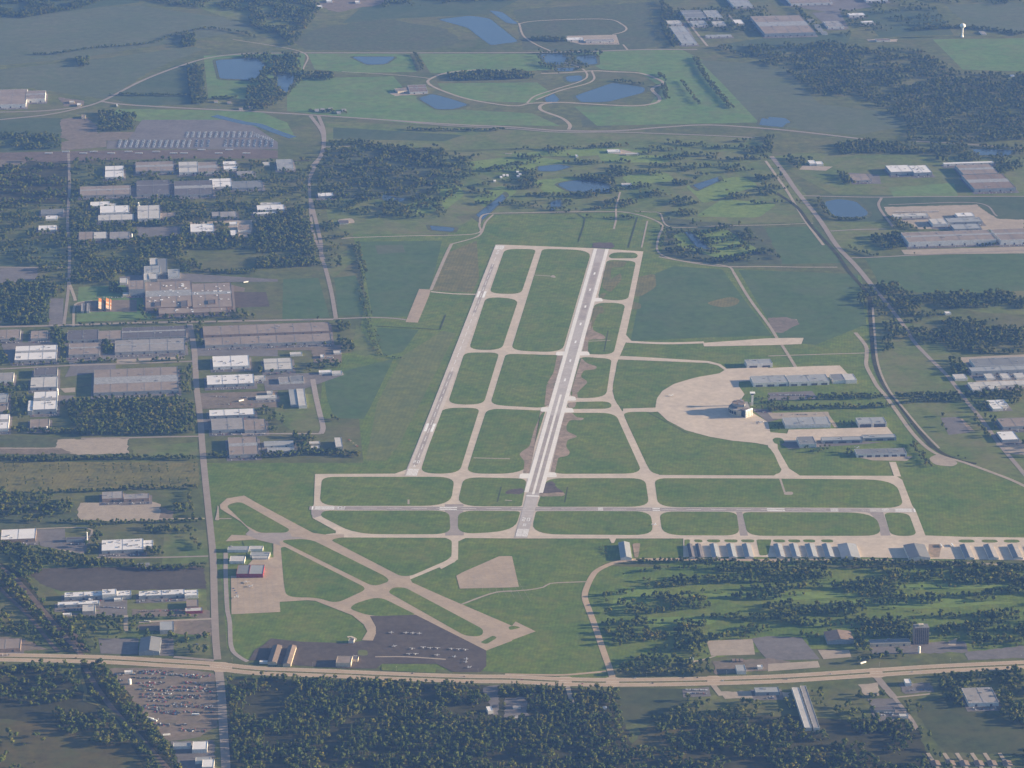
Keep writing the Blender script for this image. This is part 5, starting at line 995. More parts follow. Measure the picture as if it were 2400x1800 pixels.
PL = [(1170,495,'lone white light aircraft at the left of the back row on the dark apron',0),(1295,497,'left one of the three side-by-side white light aircraft on the dark apron',0),(1355,500,'middle one of the three side-by-side white light aircraft on the dark apron',0),(1412,503,'right one of the three side-by-side white light aircraft on the dark apron',0),
 (1195,612,'white and blue light aircraft at the left end of the middle row',.4),(1350,635,'small light aircraft standing alone in the middle row',2.9),(1445,625,'first of three close light aircraft in the middle row',3.1),(1505,630,'second of three close light aircraft in the middle row',3.2),(1568,632,'third of three close light aircraft in the middle row',3.0),
 (1690,637,'first of the right-hand three light aircraft in the middle row',3.1),(1750,641,'second of the right-hand three light aircraft in the middle row',3.2),(1810,645,'last light aircraft at the right end of the middle row',3.0),(1322,682,'left one of the sunlit pair of light aircraft in the front row',3.3),(1380,682,'right one of the sunlit pair of light aircraft in the front row',2.9),
 (1565,690,'bright wide-winged light aircraft in the front row',0),(1712,705,'pale blue light aircraft by the front row lane',1.4),(1815,725,'upper of the two light aircraft nose to tail near the grass',1.6),(1810,750,'lower of the two light aircraft nose to tail near the grass',1.5),(1842,795,'light aircraft closest to the highway on the dark apron',.7),(850,700,'light aircraft beside the square airfield office',.3)]
for x, y, l, a in PL: ex, ey = at(1,3,x,y); airplane(l, ex, ey, a, span=12.5, ln=9)
ex, ey = at(2,2,2145,338); airplane('white business jet parked below the terminal', ex, ey, math.radians(96), 19, 21, jet=True, group='business jets on the aprons')
ex, ey = at(3,2,770,556); airplane('white twin aircraft behind the long blue-grey hangar', ex, ey, math.radians(60), 15, 14, group='aircraft parked at the hangars')
for x, y, l, a in ((2130,60,'white aircraft at the top of the concrete training ramp',.3),(2165,95,'white aircraft right on the concrete training ramp',1.0),(2045,190,'white aircraft at the left of the concrete training ramp',2.0)): ex, ey = at(0,3,x,y); airplane(l, ex, ey, a, 15, 11, group='aircraft on the concrete ramp by the main road')
for x, y, l, a in ((1375,105,'grey aircraft on the left part of the round apron',1.0),(1230,1222,'dark aircraft taxiing towards the crossing on the lower taxiway',1.4)): ex, ey = at(2,2,x,y); airplane(l, ex, ey, a, 15, 13, m='unitw', group='aircraft on the round apron')
# ================================================================ vehicles
CARC = [mat('car_paint_'+n, c, rough=.35, var=.03, scale=.2, spec=.5) for n, c in (('white',(.75,.75,.73)),('silver',(.45,.46,.47)),('black',(.03,.03,.035)),('blue',(.06,.12,.28)),('red',(.38,.05,.04)),('tan',(.34,.27,.18)),('green',(.07,.14,.09)),('grey',(.18,.18,.19)))]
def carmesh(name, m, L=4.7, Wd=1.85, van=False):
    b = MB(); h = .75 if not van else 1.0; b.box(-L/2,-Wd/2,.3,L/2,Wd/2,h+.25)
    z = h+.25
    if van: b.prism([(-L*.5,-Wd/2,z),(L*.3,-Wd/2,z),(L*.3,Wd/2,z),(-L*.5,Wd/2,z)], [(-L*.5,-Wd*.47,2.4),(L*.16,-Wd*.47,2.4),(L*.16,Wd*.47,2.4),(-L*.5,Wd*.47,2.4)])
    else: b.prism([(-L*.38,-Wd*.46,z),(L*.22,-Wd*.46,z),(L*.22,Wd*.46,z),(-L*.38,Wd*.46,z)], [(-L*.26,-Wd*.38,1.5),(L*.06,-Wd*.38,1.5),(L*.06,Wd*.38,1.5),(-L*.26,Wd*.38,1.5)])
    me = pymesh(name, b.v, b.f); me.materials.append(m); me.materials.append(M['glass']); me.materials.append(M['door'])
    for x in (-L*.32, L*.32):
        pass
    for i, p in enumerate(me.polygons):
        if i >= 6 and i < 10: p.material_index = 1
    return me
CNAME = ['white','silver','black','blue','red','tan','green','grey','white','silver']
ORD = ['top','second','third','fourth','fifth','sixth','seventh','eighth','ninth','tenth','eleventh','twelfth','thirteenth']
CARS = [carmesh('car', m) for m in CARC]+[carmesh('van', CARC[0], 5.4, 2.0, True), carmesh('van', CARC[1], 5.4, 2.0, True)]
cars = []                            # x, y, heading, mesh index, label, group, category
rc = random.Random(5)
JK = 'old vehicles in rows in the junkyard'
def lab(k, label, x, y, group):
    if group == JK:
        col_ = 'left end' if x < 1350 else 'left middle' if x < 1500 else 'right middle' if x < 1650 else 'right end'
        return CNAME[k]+' scrapped vehicle at the '+col_+' of the '+ORD[min(12, max(0, int((y-800)/45)))]+' junkyard row'
    return CNAME[k]+' '+label.replace('white ', '').replace('orange-lit ', '')
def row(c, r, x0, y0, x1, y1, n, label, group, head=0, fill=.85, pal=(0,0,1,1,2,3,4,5,7)):
    a, b = Vector(at(c,r,x0,y0)), Vector(at(c,r,x1,y1))
    for i in range(n):
        if rc.random() > fill: continue
        j_ = 2.6 if group == JK else .4; p = a.lerp(b, (i+.5)/n); cars.append((p.x+rc.uniform(-j_,j_), p.y+rc.uniform(-j_*2,j_*2), head+rc.uniform(-.06,.06)*(8 if group == JK else 1), *(lambda k_: (k_, lab(k_, label, x0+(x1-x0)*(i+.5)/n, (y0+y1)/2, group), group))(rc.choice(pal))))
HWY = 'cars and vans on the divided highway'
for c, r, x, y, l, k in ((0,3,655,712,'dark car heading over the highway bridge at the left',2),(1,3,90,828,'dark car on the highway below the canopy hangars',2),(1,3,598,853,'dark van on the highway below the square office',7),(1,3,1350,845,'small dark car on the upper carriageway in the centre left',2),
   (2,3,85,900,'red-brown car on the upper carriageway near the picture centre',4),(2,3,607,935,'dark red car on the lower carriageway near the lane stub',4),(2,3,1215,930,'dark car on the lower carriageway right of centre',2),(2,3,1600,882,'dark car on the upper carriageway below the round car lot',2),(2,3,1820,910,'white car waiting in the highway median gap',0),
   (3,3,1245,833,'silver car on the lower carriageway right of the crossing',1),(3,3,540,850,'pale car on the upper carriageway left of the crossing',1),(2,3,1065,885,'white car at the edge of the upper carriageway',0),(2,3,1480,884,'tan car at the edge of the upper carriageway',5),(3,3,160,895,'grey car at the left of the lower right carriageway',7),(1,3,1800,872,'tan car above the wood on the upper carriageway',5)):
    px_, py_ = at(c,r,x,y); cars.append((px_, py_, rc.uniform(-.03,.03)+(0 if k%2 else math.pi), k, l, HWY))
JK = 'old vehicles in rows in the junkyard'
for k, (x0, y0, x1, y1) in enumerate(((1190,822,1500,832),(1150,880,1430,884),(1010,905,1090,910),(1200,950,1330,955),(1470,960,1800,975),(1230,1020,1500,1022),(1290,1080,1470,1085),(1520,1030,1740,1040),(1600,1090,1740,1115),(1240,1145,1440,1150),(1390,1185,1580,1190),(1560,860,1740,885),(1000,850,1070,860),(1500,1110,1600,1112),(1590,920,1800,945),(1260,1240,1360,1250),(1130,845,1820,862),(1170,925,1450,930),(1180,985,1850,1000),(1210,1050,1850,1060),(1260,1120,1850,1135),(1330,1170,1840,1180),(1300,1285,1620,1290),(1560,1330,1800,1340))):
    row(0,3,x0,y0,x1,y1,max(6,int((x1-x0)/8)),'dusty scrapped vehicle in a row of the junkyard below the highway',JK,head=math.pi/2+.1,fill=.6,pal=(0,1,2,3,4,5,5,6,7,7,2,4))
row(2,3,1500,985,1690,990,17,'car in the front line of the used-car lot below the highway','cars of the used-car lot',math.pi/2,pal=(0,0,0,1)); row(2,3,1490,1015,1690,1020,16,'car in the rear line of the used-car lot below the highway','cars of the used-car lot',math.pi/2)
row(1,1,612,1432,672,1434,6,'white truck cab in the short row by the crop field','white trucks by the crop field',math.pi/2,1,(8,)); row(0,1,820,917,1080,915,30,'orange-lit trailer in the line above the orange sheds','trailers above the orange sheds',math.pi/2,.9,(5,8,5))
row(3,2,30,95,360,100,28,'car in the terminal car park','cars in the terminal car park',math.pi/2); row(3,2,80,270,470,262,26,'car behind the long grey-blue hangar','cars behind the long hangar',math.pi/2,.6); row(2,2,2090,235,2210,250,8,'car on the drop-off loop by the terminal','cars at the terminal drop-off',.2,.7)
row(1,2,800,480,880,545,7,'machine in the rubble yard','machines in the rubble yard',.5,.8,(5,4,7)); row(0,3,880,270,1080,280,16,'car below the white factory','cars below the white factory',math.pi/2,.7); row(0,3,1190,310,1560,300,24,'vehicle in the yard opposite the pale shop','vehicles in the roadside yards',math.pi/2,.6,(4,7,2,5,1)); row(0,3,1230,392,1300,395,5,'white van beside the light grey hall','vehicles in the roadside yards',math.pi/2,.9,(8,)); row(0,3,1690,590,1800,610,8,'blue-grey vehicle behind shrubs near the highway crossing','vehicles in the roadside yards',math.pi/2,.8,(3,7,1))
row(0,2,1845,625,1985,628,10,'white truck at the dock of the square tan roof','trucks at the square tan roof',math.pi/2,.5,(8,)); row(3,3,910,605,1180,600,14,'car in front of the low clinic building','cars in front of the clinic',math.pi/2,.6); row(3,3,930,1180,1100,1190,14,'car in the lined lot below the lane','cars in the lined lot below the lane',math.pi/2,.8,(1,0,6,7))
row(3,3,1180,995,1400,985,14,'car behind the motel office','cars behind the motel office',math.pi/2,.5); row(0,2,1835,110,2200,120,26,'vehicle in the long yard right of the main road','vehicles in the long yard',math.pi/2,.45); row(0,2,1850,175,2180,180,22,'vehicle in the front of the long yard','vehicles in the long yard',math.pi/2,.35)
row(1,2,-20,125,180,130,16,'machine in the equipment yard','machines in the equipment yard',math.pi/2,.8,(5,4,0,7)); row(0,3,2010,100,2060,180,4,'service vehicle on the concrete ramp','service vehicles on the ramp',.2,.7,(0,3))
for k in range(13):
    for o_ in (0, 9): row(0,0,1040+k*50+o_,1212,1020+k*50+o_,1276,26,'car in the long storage rows of the rail yard','cars in the rail yard storage rows',.1,.95,(0,0,1,8))
for k in range(12):
    for o_ in (0, 9): row(0,0,1620+k*50+o_,1140,1608+k*50+o_,1190,20,'car in the long storage rows of the rail yard','cars in the rail yard storage rows',.1,.9,(0,0,1,8))
for k in range(9): row(1,0,-10+k*18,1150+k*6,-15+k*18,1185+k*5,7,'car in the long storage rows of the rail yard','cars in the rail yard storage rows',.1,.9,(0,0,8))
for k in range(14):
    if 3 <= k <= 4: continue
    for o_ in (0, 9): row(0,0,1700+k*50+o_,1208,1690+k*50+o_,1272,26,'car in the long storage rows of the rail yard','cars in the rail yard storage rows',.1,.8,(0,1,7,3))
row(2,0,500,372,940,378,40,'car in the far office car park','cars in the far office car park',math.pi/2,.6); row(3,1,1100,178,1480,172,32,'truck trailer at the back of the depot','trailers at the depot',math.pi/2,.8,(8,)); row(3,1,1250,475,1480,478,20,'car in front of the long white wall','cars in front of the long white wall',math.pi/2,.8)
for fx_, fy_, cr_, sr_, hw2, hd2 in FRONTS:
    for off_, fl in ((-hd2-15, .38), (-hd2-9.5, .12)):
        n_ = int(hw2*2/3.2)
        for i in range(n_):
            if rc.random() > fl*rc.choice((.3, 1, 1.4)): continue
            lx = -hw2+(i+.5)*2*hw2/n_; k_ = rc.choice((0,0,1,2,3,4,7,8)); X_, Y_ = fx_+cr_*lx-sr_*off_, fy_+sr_*lx+cr_*off_
            cars.append((X_, Y_, math.pi/2+.11, k_, CNAME[k_]+' vehicle parked in front of a flat-roofed works', 'vehicles parked beside the works'))
def nearness(p): return (p[0])**2+(p[1]-CAM_Y)**2+CAM_H**2
cars.sort(key=nearness)
for x, y, h, k, l, g in cars[:285]:
    o = bpy.data.objects.new('parked_car' if g != HWY else 'car', CARS[k % len(CARS)]); COL.objects.link(o); o.location = (x, y, .53); o.rotation_euler = (0, 0, h)
    if k >= 8: o.name = 'van'
    tag(o, l, 'van' if k >= 8 else 'car', g)
if cars[285:]:
    vs, fs, mi = [], [], []; mats = CARC+[M['glass'], M['door']]
    for x, y, h, k, l, g in cars[285:]:
        me = CARS[k % len(CARS)]; b = len(vs); c_, s_ = math.cos(h), math.sin(h)
        vs += [(x+c_*v.co.x-s_*v.co.y, y+s_*v.co.x+c_*v.co.y, v.co.z+.53) for v in me.vertices]; fs += [tuple(b+i for i in p.vertices) for p in me.polygons]; mi += [(k % 8) if p.material_index == 0 else len(CARC) for p in me.polygons]
    me = pymesh('far_parked_cars', vs, fs)
    for m in mats: me.materials.append(m)
    me.polygons.foreach_set('material_index', mi); o = link('far_parked_cars', me); tag(o, 'mass of tiny cars and trailers in the far storage lots', 'cars', kind='stuff')
# truck trailers, each a box on wheels
def trailer(label, c, r, x, y, ang, L=15, group='truck trailers', m='tower'):
    ex, ey = at(c,r,x,y); o = empty('truck_trailer', (ex, ey, .5), ang); tag(o, label, 'trailer', group); MB().box(-L/2,-1.3,1.1,L/2,1.3,4.0).build('box', M[m], o)
    for s in (-L*.36, -L*.28): MB().box(s-.5,-1.25,0,s+.5,1.25,1.05).build('wheel', M['door'], o)
    MB().box(L*.40,-.3,0,L*.42,.3,1.1).build('support_leg', M['door'], o); return o
for c, r, x, y, a, l in ((3,2,1497,1405,1.7,'left white truck on the brown ramp'),(3,2,1592,1400,1.7,'right white truck on the brown ramp'),(0,3,1690,1205,.05,'long white trailer in the lower junkyard'),(0,3,1300,1240,-.5,'slanting white trailer at the left of the lower junkyard'),(0,3,1330,1255,-.5,'second slanting white trailer of the lower junkyard'),
   (0,3,1440,1382,.2,'yellow-lit trailer at the junkyard tip',),(0,2,2085,150,.6,'bright tilted trailer in the long yard'),(1,1,2120-1200,0,0,''),):
    if l: trailer(l,c,r,x,y,a)
trailer('bright trailer by the road at the far factory edge',0,1,2125,785,.5); trailer('sunlit billboard-like trailer above the highway crossing',3,3,822,758,.6)
for i in range(14): trailer('white railway wagon box on the far yard tracks',0,0,420+i*130+(i%3)*20,1330-(i%2)*14 if i < 9 else 1300+(i%2)*30,.03,26,'railway wagons on the far yard tracks')
# street lamps along the highway
lampm = MB().cyl(0,0,0,12,.16,.1,6); lampm.box(-.1,-2.6,11.9,.1,0,12.1); lm = pymesh('lamp_post', lampm.v, lampm.f); lm.materials.append(M['unit']); hm = pymesh('lamp_head', MB().box(-.25,-3.5,11.8,.25,-2.5,12.05).v, MB().box(0,0,0,1,1,1).f); hm.materials.append(M['tower'])
acc = 0; k = 0
for i in range(1, len(hw)):
    a, b = Vector(hw[i-1]), Vector(hw[i]); acc += (b-a).length
    if acc > 75 and -1150 < a.x < 1150:
        acc = 0; k += 1; d = (b-a).normalized(); n = Vector((-d.y, d.x))*(26 if k % 2 else -26)
        o = bpy.data.objects.new('street_lamp', lm); COL.objects.link(o); o.location = (a.x+n.x, a.y+n.y, .3); o.rotation_euler = (0,0, 0 if k % 2 else math.pi); tag(o, 'grey street lamp with one arm at the edge of the divided highway', 'street lamp', 'street lamps along the highway')
        h_ = bpy.data.objects.new('lamp_head', hm); COL.objects.link(h_); h_.parent = o
# ================================================================ trees
def tree_proto(k, seed):
    rg = random.Random(seed); v, f, mi = [], [], []
    Ht = rg.uniform(9.5, 14); R = Ht*rg.uniform(.34, .46); tall = 1.0
    if k == 'poplar': Ht = rg.uniform(15, 19); R = Ht*.17; tall = 1.6
    if k == 'shrub': Ht = rg.uniform(4.5, 6.5); R = Ht*.55
    def leaf(p, s, n):
        n = n.normalized(); u = n.orthogonal().normalized(); u.rotate(Matrix.Rotation(rg.uniform(0, 6.28), 3, n)); w_ = n.cross(u); b = len(v)
        v.extend([tuple(p+u*s*rg.uniform(.7,1.2)), tuple(p+w_*s*rg.uniform(.6,1.1)), tuple(p-u*s*rg.uniform(.7,1.2)), tuple(p-w_*s*rg.uniform(.6,1.1))]); f.append((b,b+1,b+2,b+3))
    blobs = []
    nb = rg.randint(6, 9) if k != 'poplar' else 6
    for i in range(nb):
        a = rg.uniform(0, 6.28); q = R*rg.uniform(.15, .72) if k != 'poplar' else R*.2; z = Ht*rg.uniform(.42, .82) if k != 'poplar' else Ht*(.2+.75*i/nb)
        blobs.append((Vector((math.cos(a)*q, math.sin(a)*q, z)), R*rg.uniform(.38, .62)*(1 if k != 'poplar' else 1.5)))
    blobs.append((Vector((0,0,Ht*.72)), R*.55))
    for c, r in blobs:
        for j in range(15):
            d = Vector((rg.gauss(0,1), rg.gauss(0,1), rg.gauss(0,1)+.25)).normalized(); leaf(c+Vector((d.x, d.y, d.z*.8))*r*rg.uniform(.75, 1.08), r*rg.uniform(.38, .6), d+Vector((rg.uniform(-.5,.5), rg.uniform(-.5,.5), rg.uniform(-.3,.5))))
    return Ht, R, v, f
def trunk(Ht, R, limbs=3, seed=0):
    rg = random.Random(seed); b = MB(); b.cyl(0,0,0,Ht*.55,Ht*.028,Ht*.014,6)
    for i in range(limbs):
        a = i*2.1+rg.uniform(0,1); x, y = math.cos(a)*R*.5, math.sin(a)*R*.5; z0, z1 = Ht*.35, Ht*.65; t = Ht*.012
        b.prism([(-t,-t,z0),(t,-t,z0),(t,t,z0),(-t,t,z0)], [(x-t*.5,y-t*.5,z1),(x+t*.5,y-t*.5,z1),(x+t*.5,y+t*.5,z1),(x-t*.5,y+t*.5,z1)])
    return b
def leafmat(name, stops, rough=.75):
    m = bpy.data.materials.new(name); m.use_nodes = True; n = m.node_tree; p = n.nodes['Principled BSDF']; oi = n.nodes.new('ShaderNodeObjectInfo'); cr = n.nodes.new('ShaderNodeValToRGB')
    cr.color_ramp.interpolation = 'LINEAR'; e = cr.color_ramp.elements
    while len(e) < len(stops): e.new(.5)
    for i, (q, c) in enumerate(stops): e[i].position = q; e[i].color = (*c, 1)
    g0 = n.nodes.new('ShaderNodeNewGeometry'); t0 = n.nodes.new('ShaderNodeTexNoise'); t0.inputs['Scale'].default_value = .022; t0.inputs['Detail'].default_value = 3; n.links.new(g0.outputs['Position'], t0.inputs['Vector'])
    r0 = n.nodes.new('ShaderNodeMapRange'); r0.inputs['From Min'].default_value = .32; r0.inputs['From Max'].default_value = .68; r0.inputs['To Max'].default_value = .62; n.links.new(t0.outputs['Fac'], r0.inputs['Value'])
    ma = n.nodes.new('ShaderNodeMath'); ma.operation = 'MULTIPLY_ADD'; ma.inputs[1].default_value = .38; n.links.new(oi.outputs['Random'], ma.inputs[0]); n.links.new(r0.outputs[0], ma.inputs[2]); n.links.new(ma.outputs[0], cr.inputs[0])
    g = n.nodes.new('ShaderNodeNewGeometry'); t = n.nodes.new('ShaderNodeTexNoise'); t.inputs['Scale'].default_value = .35; n.links.new(g.outputs['Position'], t.inputs['Vector'])
    r = n.nodes.new('ShaderNodeMapRange'); r.inputs['From Min'].default_value = .3; r.inputs['From Max'].default_value = .7; r.inputs['To Min'].default_value = .65; r.inputs['To Max'].default_value = 1.35; n.links.new(t.outputs['Fac'], r.inputs['Value'])
    s = n.nodes.new('ShaderNodeVectorMath'); s.operation = 'SCALE'; n.links.new(cr.outputs[0], s.inputs[0]); n.links.new(r.outputs[0], s.inputs['Scale']); n.links.new(s.outputs[0], p.inputs['Base Color'])
    p.inputs['Roughness'].default_value = rough; p.inputs['Specular IOR Level'].default_value = .15; return m
LEAF = leafmat('broadleaf_foliage', [(0,(.028,.048,.004)),(.3,(.048,.074,.006)),(.55,(.078,.098,.008)),(.8,(.118,.118,.010)),(1,(.150,.120,.012))])  # random leaf tones; yellow and dark ends also carry sunlit and shaded foliage
BARK = mat('tree_bark', (.10,.075,.055), var=.2, scale=.5)
PROTO = []
for i in range(9): PROTO.append(('broadleaf', 100+i))
for i in range(3): PROTO.append(('poplar', 200+i))
for i in range(3): PROTO.append(('shrub', 300+i))
crowns, trunks, dims = [], [], []
for k, s in PROTO:
    Ht, R, v, f = tree_proto(k, s); me = pymesh('crown', v, f); me.materials.append(LEAF); crowns.append(me); tb = trunk(Ht, R, seed=s); tm = pymesh('trunk', tb.v, tb.f); tm.materials.append(BARK); trunks.append(tm); dims.append((Ht, R))
from mathutils import noise as MN
trees = []                           # x, y, z-rotation, scale, prototype, zone
def wood(zone, pts, spacing=10.8, dens=1.0, clump=0.0, sx=1.0, sc=(.62,1.32), protos=range(9), thr=0.0, edge=0):
    P = np.array(pts); x0, y0 = P.min(0); x1, y1 = P.max(0); nx, ny = int((x1-x0)/spacing)+1, int((y1-y0)/spacing)+1
    X, Y = np.meshgrid(np.arange(nx), np.arange(ny)); X = x0+(X+NR.uniform(-.45,.45,X.shape))*spacing; Y = y0+(Y+NR.uniform(-.45,.45,Y.shape))*spacing; X, Y = X.ravel(), Y.ravel(); ins = inside(P, X, Y)
    for x, y in zip(X[ins], Y[ins]):
        if random.random() > dens or (math.floor(x/8), math.floor(y/8)) in OCC: continue
        if clump:
            v_ = MN.noise(Vector((x/clump/sx, y/clump, zone_seed(zone))))
            if v_ < thr:
                if v_ > thr-.16 and random.random() < .42*(1+(v_-thr)/.16): trees.append((x, y, random.uniform(0, 6.28), random.uniform(.6, 1.25), random.choice((12,13,14,12,13,14,2)), zone))
                continue
        trees.append((x, y, random.uniform(0, 6.28), random.uniform(*sc), random.choice(list(protos)), zone))
def zone_seed(z): return (sum(map(ord, z)) % 97)*1.7
def hedge(zone, pts, wd=10, spacing=8, dens=.9, sc=(.6,1.0), protos=range(9)):
    p = smooth_line(pts, 20)
    for i in range(len(p)-1):
        a, b = Vector(p[i]), Vector(p[i+1]); L = (b-a).length; n = max(1, int(L/spacing*max(1, wd/9)))
        for k in range(n):
            if random.random() > dens: continue
            q = a.lerp(b, (k+random.random())/n); d = (b-a).normalized(); o = random.uniform(-wd/2, wd/2); x, y = q.x-d.y*o, q.y+d.x*o
            if (math.floor(x/8), math.floor(y/8)) in OCC: continue
            trees.append((x, y, random.uniform(0, 6.28), random.uniform(*sc), random.choice(list(protos)), zone))
Wd = lambda z, p, **k: wood(z, W(p), **k)
Hd = lambda z, p, **k: hedge(z, W(p), **k)
BOT = 'broad tree in the dense wood below the highway'
Wd(BOT, FV(492,1468,800,1476,1100,1485,1240,1488,1335,1492,1345,1560,1380,1680,1380,1720,490,1720), dens=.95, clump=60, thr=-.27, protos=range(12), sc=(.6,1.3))
Wd(BOT+' on the right', FV(1350,1590,1420,1545,1500,1520,1650,1545,1740,1560,1960,1560,2040,1640,2060,1720,1375,1720), dens=.95, clump=60, thr=-.22, sc=(.6,1.3))
Wd(BOT+' on the right', FV(1480,1500,1960,1490,1960,1560,1480,1530), dens=.5, clump=50, thr=-.05); Wd('tree around the lots at the lower right', FV(1990,1480,2400,1460,2400,1600,2180,1560,2080,1500), dens=.7, clump=60, thr=-.15)
Wd('tree around the lots at the lower right', FV(2040,1640,2400,1600,2400,1720,2040,1720), dens=.5, clump=50, thr=.0); Wd('tree between the lanes at the lower right', FV(1850,1540,2000,1500,2010,1600,1900,1590), dens=.5, clump=40, thr=0)
Wd('tree in the belt beside the diagonal railway', T(0,3,-60,-140,60,-90,220,0,400,290,620,440,790,665,560,655,350,420,150,230,-60,60), dens=1, clump=60, thr=-.5, spacing=9.5)
Wd('tree in the belt beside the diagonal railway', T(0,3,690,750,900,775,1110,1000,1250,1200,1400,1400,1600,1700,1270,1700,1110,1420,980,1200,860,1110,740,1000), dens=1, clump=60, thr=-.5, spacing=9.5)
Hd('tree in the belt beside the diagonal railway', T(0,2,-60,1290,60,1400,180,1500,300,1659), wd=60, dens=1); Hd('tree beyond the railway belt', T(0,3,-60,420,150,480,300,560), wd=50, dens=.7)
Wd('tree in the brown scrub at the lower left', T(0,3,-60,760,640,760,700,1000,700,1060,300,1150,-60,1050), dens=.75, clump=40, thr=-.1); Wd('tree in the brown scrub at the lower left', T(0,3,450,1180,900,1160,1100,1440,900,1500,500,1330), dens=.9, clump=60, thr=-.2); Wd('tree in the brown scrub at the lower left', FV(-100,1560,100,1590,60,1720,-100,1720), dens=.35, clump=30, thr=0)
Wd('tree in the scrub left of the barn above the highway', FV(-100,1300,60,1330,140,1400,-100,1395), dens=.5, clump=40, thr=0); Wd('tree in the scrub left of the barn above the highway', FV(110,1330,430,1330,455,1360,450,1415,250,1415,180,1400), dens=.5, clump=35, thr=-.1)
Hd('tree in the hedge below the ploughed field', T(0,3,620,370,1100,365,1800,350), wd=14); Hd('tree in the hedge above the ploughed field', T(0,2,880,1520,1300,1600,1780,1580), wd=26, dens=1); Hd('tree in the hedge above the ploughed field', T(0,2,200,1500,600,1560,900,1560), wd=40)
Hd('tree in the hedge between the lots and the railway', T(0,2,-60,1400,300,1440,600,1500,900,1570), wd=34); Hd('tree in the hedge under the gravel lot', T(0,2,460,1200,900,1205,1300,1195,1750,1190), wd=14)
Hd('tree in the dark hedge below the striped field', T(0,2,340,940,800,925,1200,905,1720,905), wd=16, dens=1); Hd('tree in the dark hedge above the striped field', T(0,2,80,665,600,655,1100,640,1700,650), wd=22, dens=1); Hd('tree in the dark hedge above the striped field', T(0,2,-60,640,200,650,500,640), wd=30)
for x in range(40, 1700, 78):
    if random.random() < .85: Hd('small tree in the short rows across the striped field', T(0,2,x,690,x+10,770), wd=3, spacing=11, sc=(.35,.6)); 
    if random.random() < .7: Hd('small tree in the short rows across the striped field', T(0,2,x+20,810,x+28,885), wd=3, spacing=12, sc=(.35,.6))
Wd('tree in the dark wood left of the gravel lot', T(0,2,-60,920,300,950,640,1010,650,1180,450,1200,-60,1200), dens=.75, clump=45, thr=-.2); Hd('tree in the row beside the main road verge', T(0,2,1640,930,1650,1050,1680,1180), wd=10); Wd('tree in the grove right of the gravel lot', T(0,2,1480,1060,1620,1040,1620,1120,1500,1110), dens=1)
Wd('tree in the grove below the gravel lot', T(0,2,1240,1230,1640,1240,1700,1290,1500,1300,1250,1290), dens=.7); Hd('tree at the lawn corner below the gravel lot', T(0,2,1640,1320,1740,1440), wd=12); Wd('tree in the grove below the gravel lot', T(0,2,740,1230,880,1230,870,1470,740,1470), dens=.5); Wd('tree by the annex of the bright long roof', T(0,2,1240,1400,1400,1420,1420,1490,1240,1480), dens=.8)
Wd('tree in the belt below the big tan factory', T(0,2,500,160,900,120,1540,120,1690,190,1690,440,700,450,600,300), dens=.95, clump=50, thr=-.42); Hd('tree in the belt below the big tan factory', T(0,2,-60,400,300,410,600,420,900,430), wd=30, dens=1)
Wd('tree between the left yards', T(0,2,-60,240,260,260,250,330,-60,330), dens=.25); Wd('tree beside the speckled factory', T(0,2,60,60,240,70,230,260,70,260), dens=.35)
Hd('tree in the hedge by the airfield edge', T(1,2,-400,620,0,625,300,610,600,600,900,620), wd=34, dens=1); Wd('tree among the halls by the dead-end road', T(1,2,-100,180,230,200,260,420,-100,420), dens=.5, clump=30, thr=-.1); Wd('tree among the halls by the dead-end road', T(1,2,330,420,460,430,560,580,330,600), dens=.9)
Hd('tree along the dead-end road', T(1,2,640,290,720,330), wd=8); Wd('tree among the small shops', T(1,1,0,1520,540,1500,560,1600,0,1600), dens=.5, clump=25, thr=-.1); Wd('tree in the thicket at the crop field corner', T(1,1,690,1120,820,1150,800,1220,680,1210), dens=1)
Wd('tree in the thicket at the crop field corner', T(1,1,690,1250,860,1320,870,1380,740,1390), dens=1); Wd('tree among the small shops', T(1,1,70,1330,700,1320,700,1360,70,1370), dens=.5); Wd('tree among the small shops', T(1,1,520,1470,740,1470,740,1530,520,1530), dens=.7)
ST_ = 'street tree among the left-hand warehouses'
Wd(ST_, T(0,1,-60,1280,120,1290,100,1480,-60,1500), dens=.6); Wd(ST_, T(0,1,480,1290,590,1310,590,1480,480,1480), dens=.55); Wd(ST_, T(0,1,430,1180,580,1200,560,1290,430,1280), dens=.9); Wd(ST_, T(0,1,860,1290,990,1280,1000,1470,860,1470), dens=.9); Wd(ST_, T(0,1,1590,1170,1760,1150,1760,1420,1680,1330,1600,1400), dens=.6); Wd(ST_, T(0,1,600,1420,1600,1400,1640,1480,600,1490), dens=.5)
Hd(ST_, T(0,1,-60,1505,600,1480,1600,1450), wd=10, dens=.5); Hd(ST_, T(0,1,440,1165,1000,1150,1700,1130,2212,1120), wd=14, dens=.5); Hd(ST_, T(1,1,0,1110,300,1105,560,1100), wd=12, dens=.6); Wd(ST_, T(0,1,1500,1540,1690,1520,1720,1760,1560,1760), dens=.6); Wd(ST_, T(0,1,-60,1640,280,1680,260,1760,-60,1740), dens=.4); Wd(ST_, T(0,1,1540,1500,1690,1500,1690,1659,1640,1659), dens=.4)
Wd('tree around the vast factory', T(0,1,1200,1000,2050,1010,2212,1060,2212,1110,1200,1130), dens=.55, clump=30, thr=-.15); Wd('tree behind the factory lawn', T(0,1,950,780,1040,800,1050,880,950,880), dens=1); Wd('tree in the wood at the left edge beside the town road', T(0,1,-60,790,400,790,440,900,420,1160,-60,1170), dens=.85, clump=55, thr=-.25)
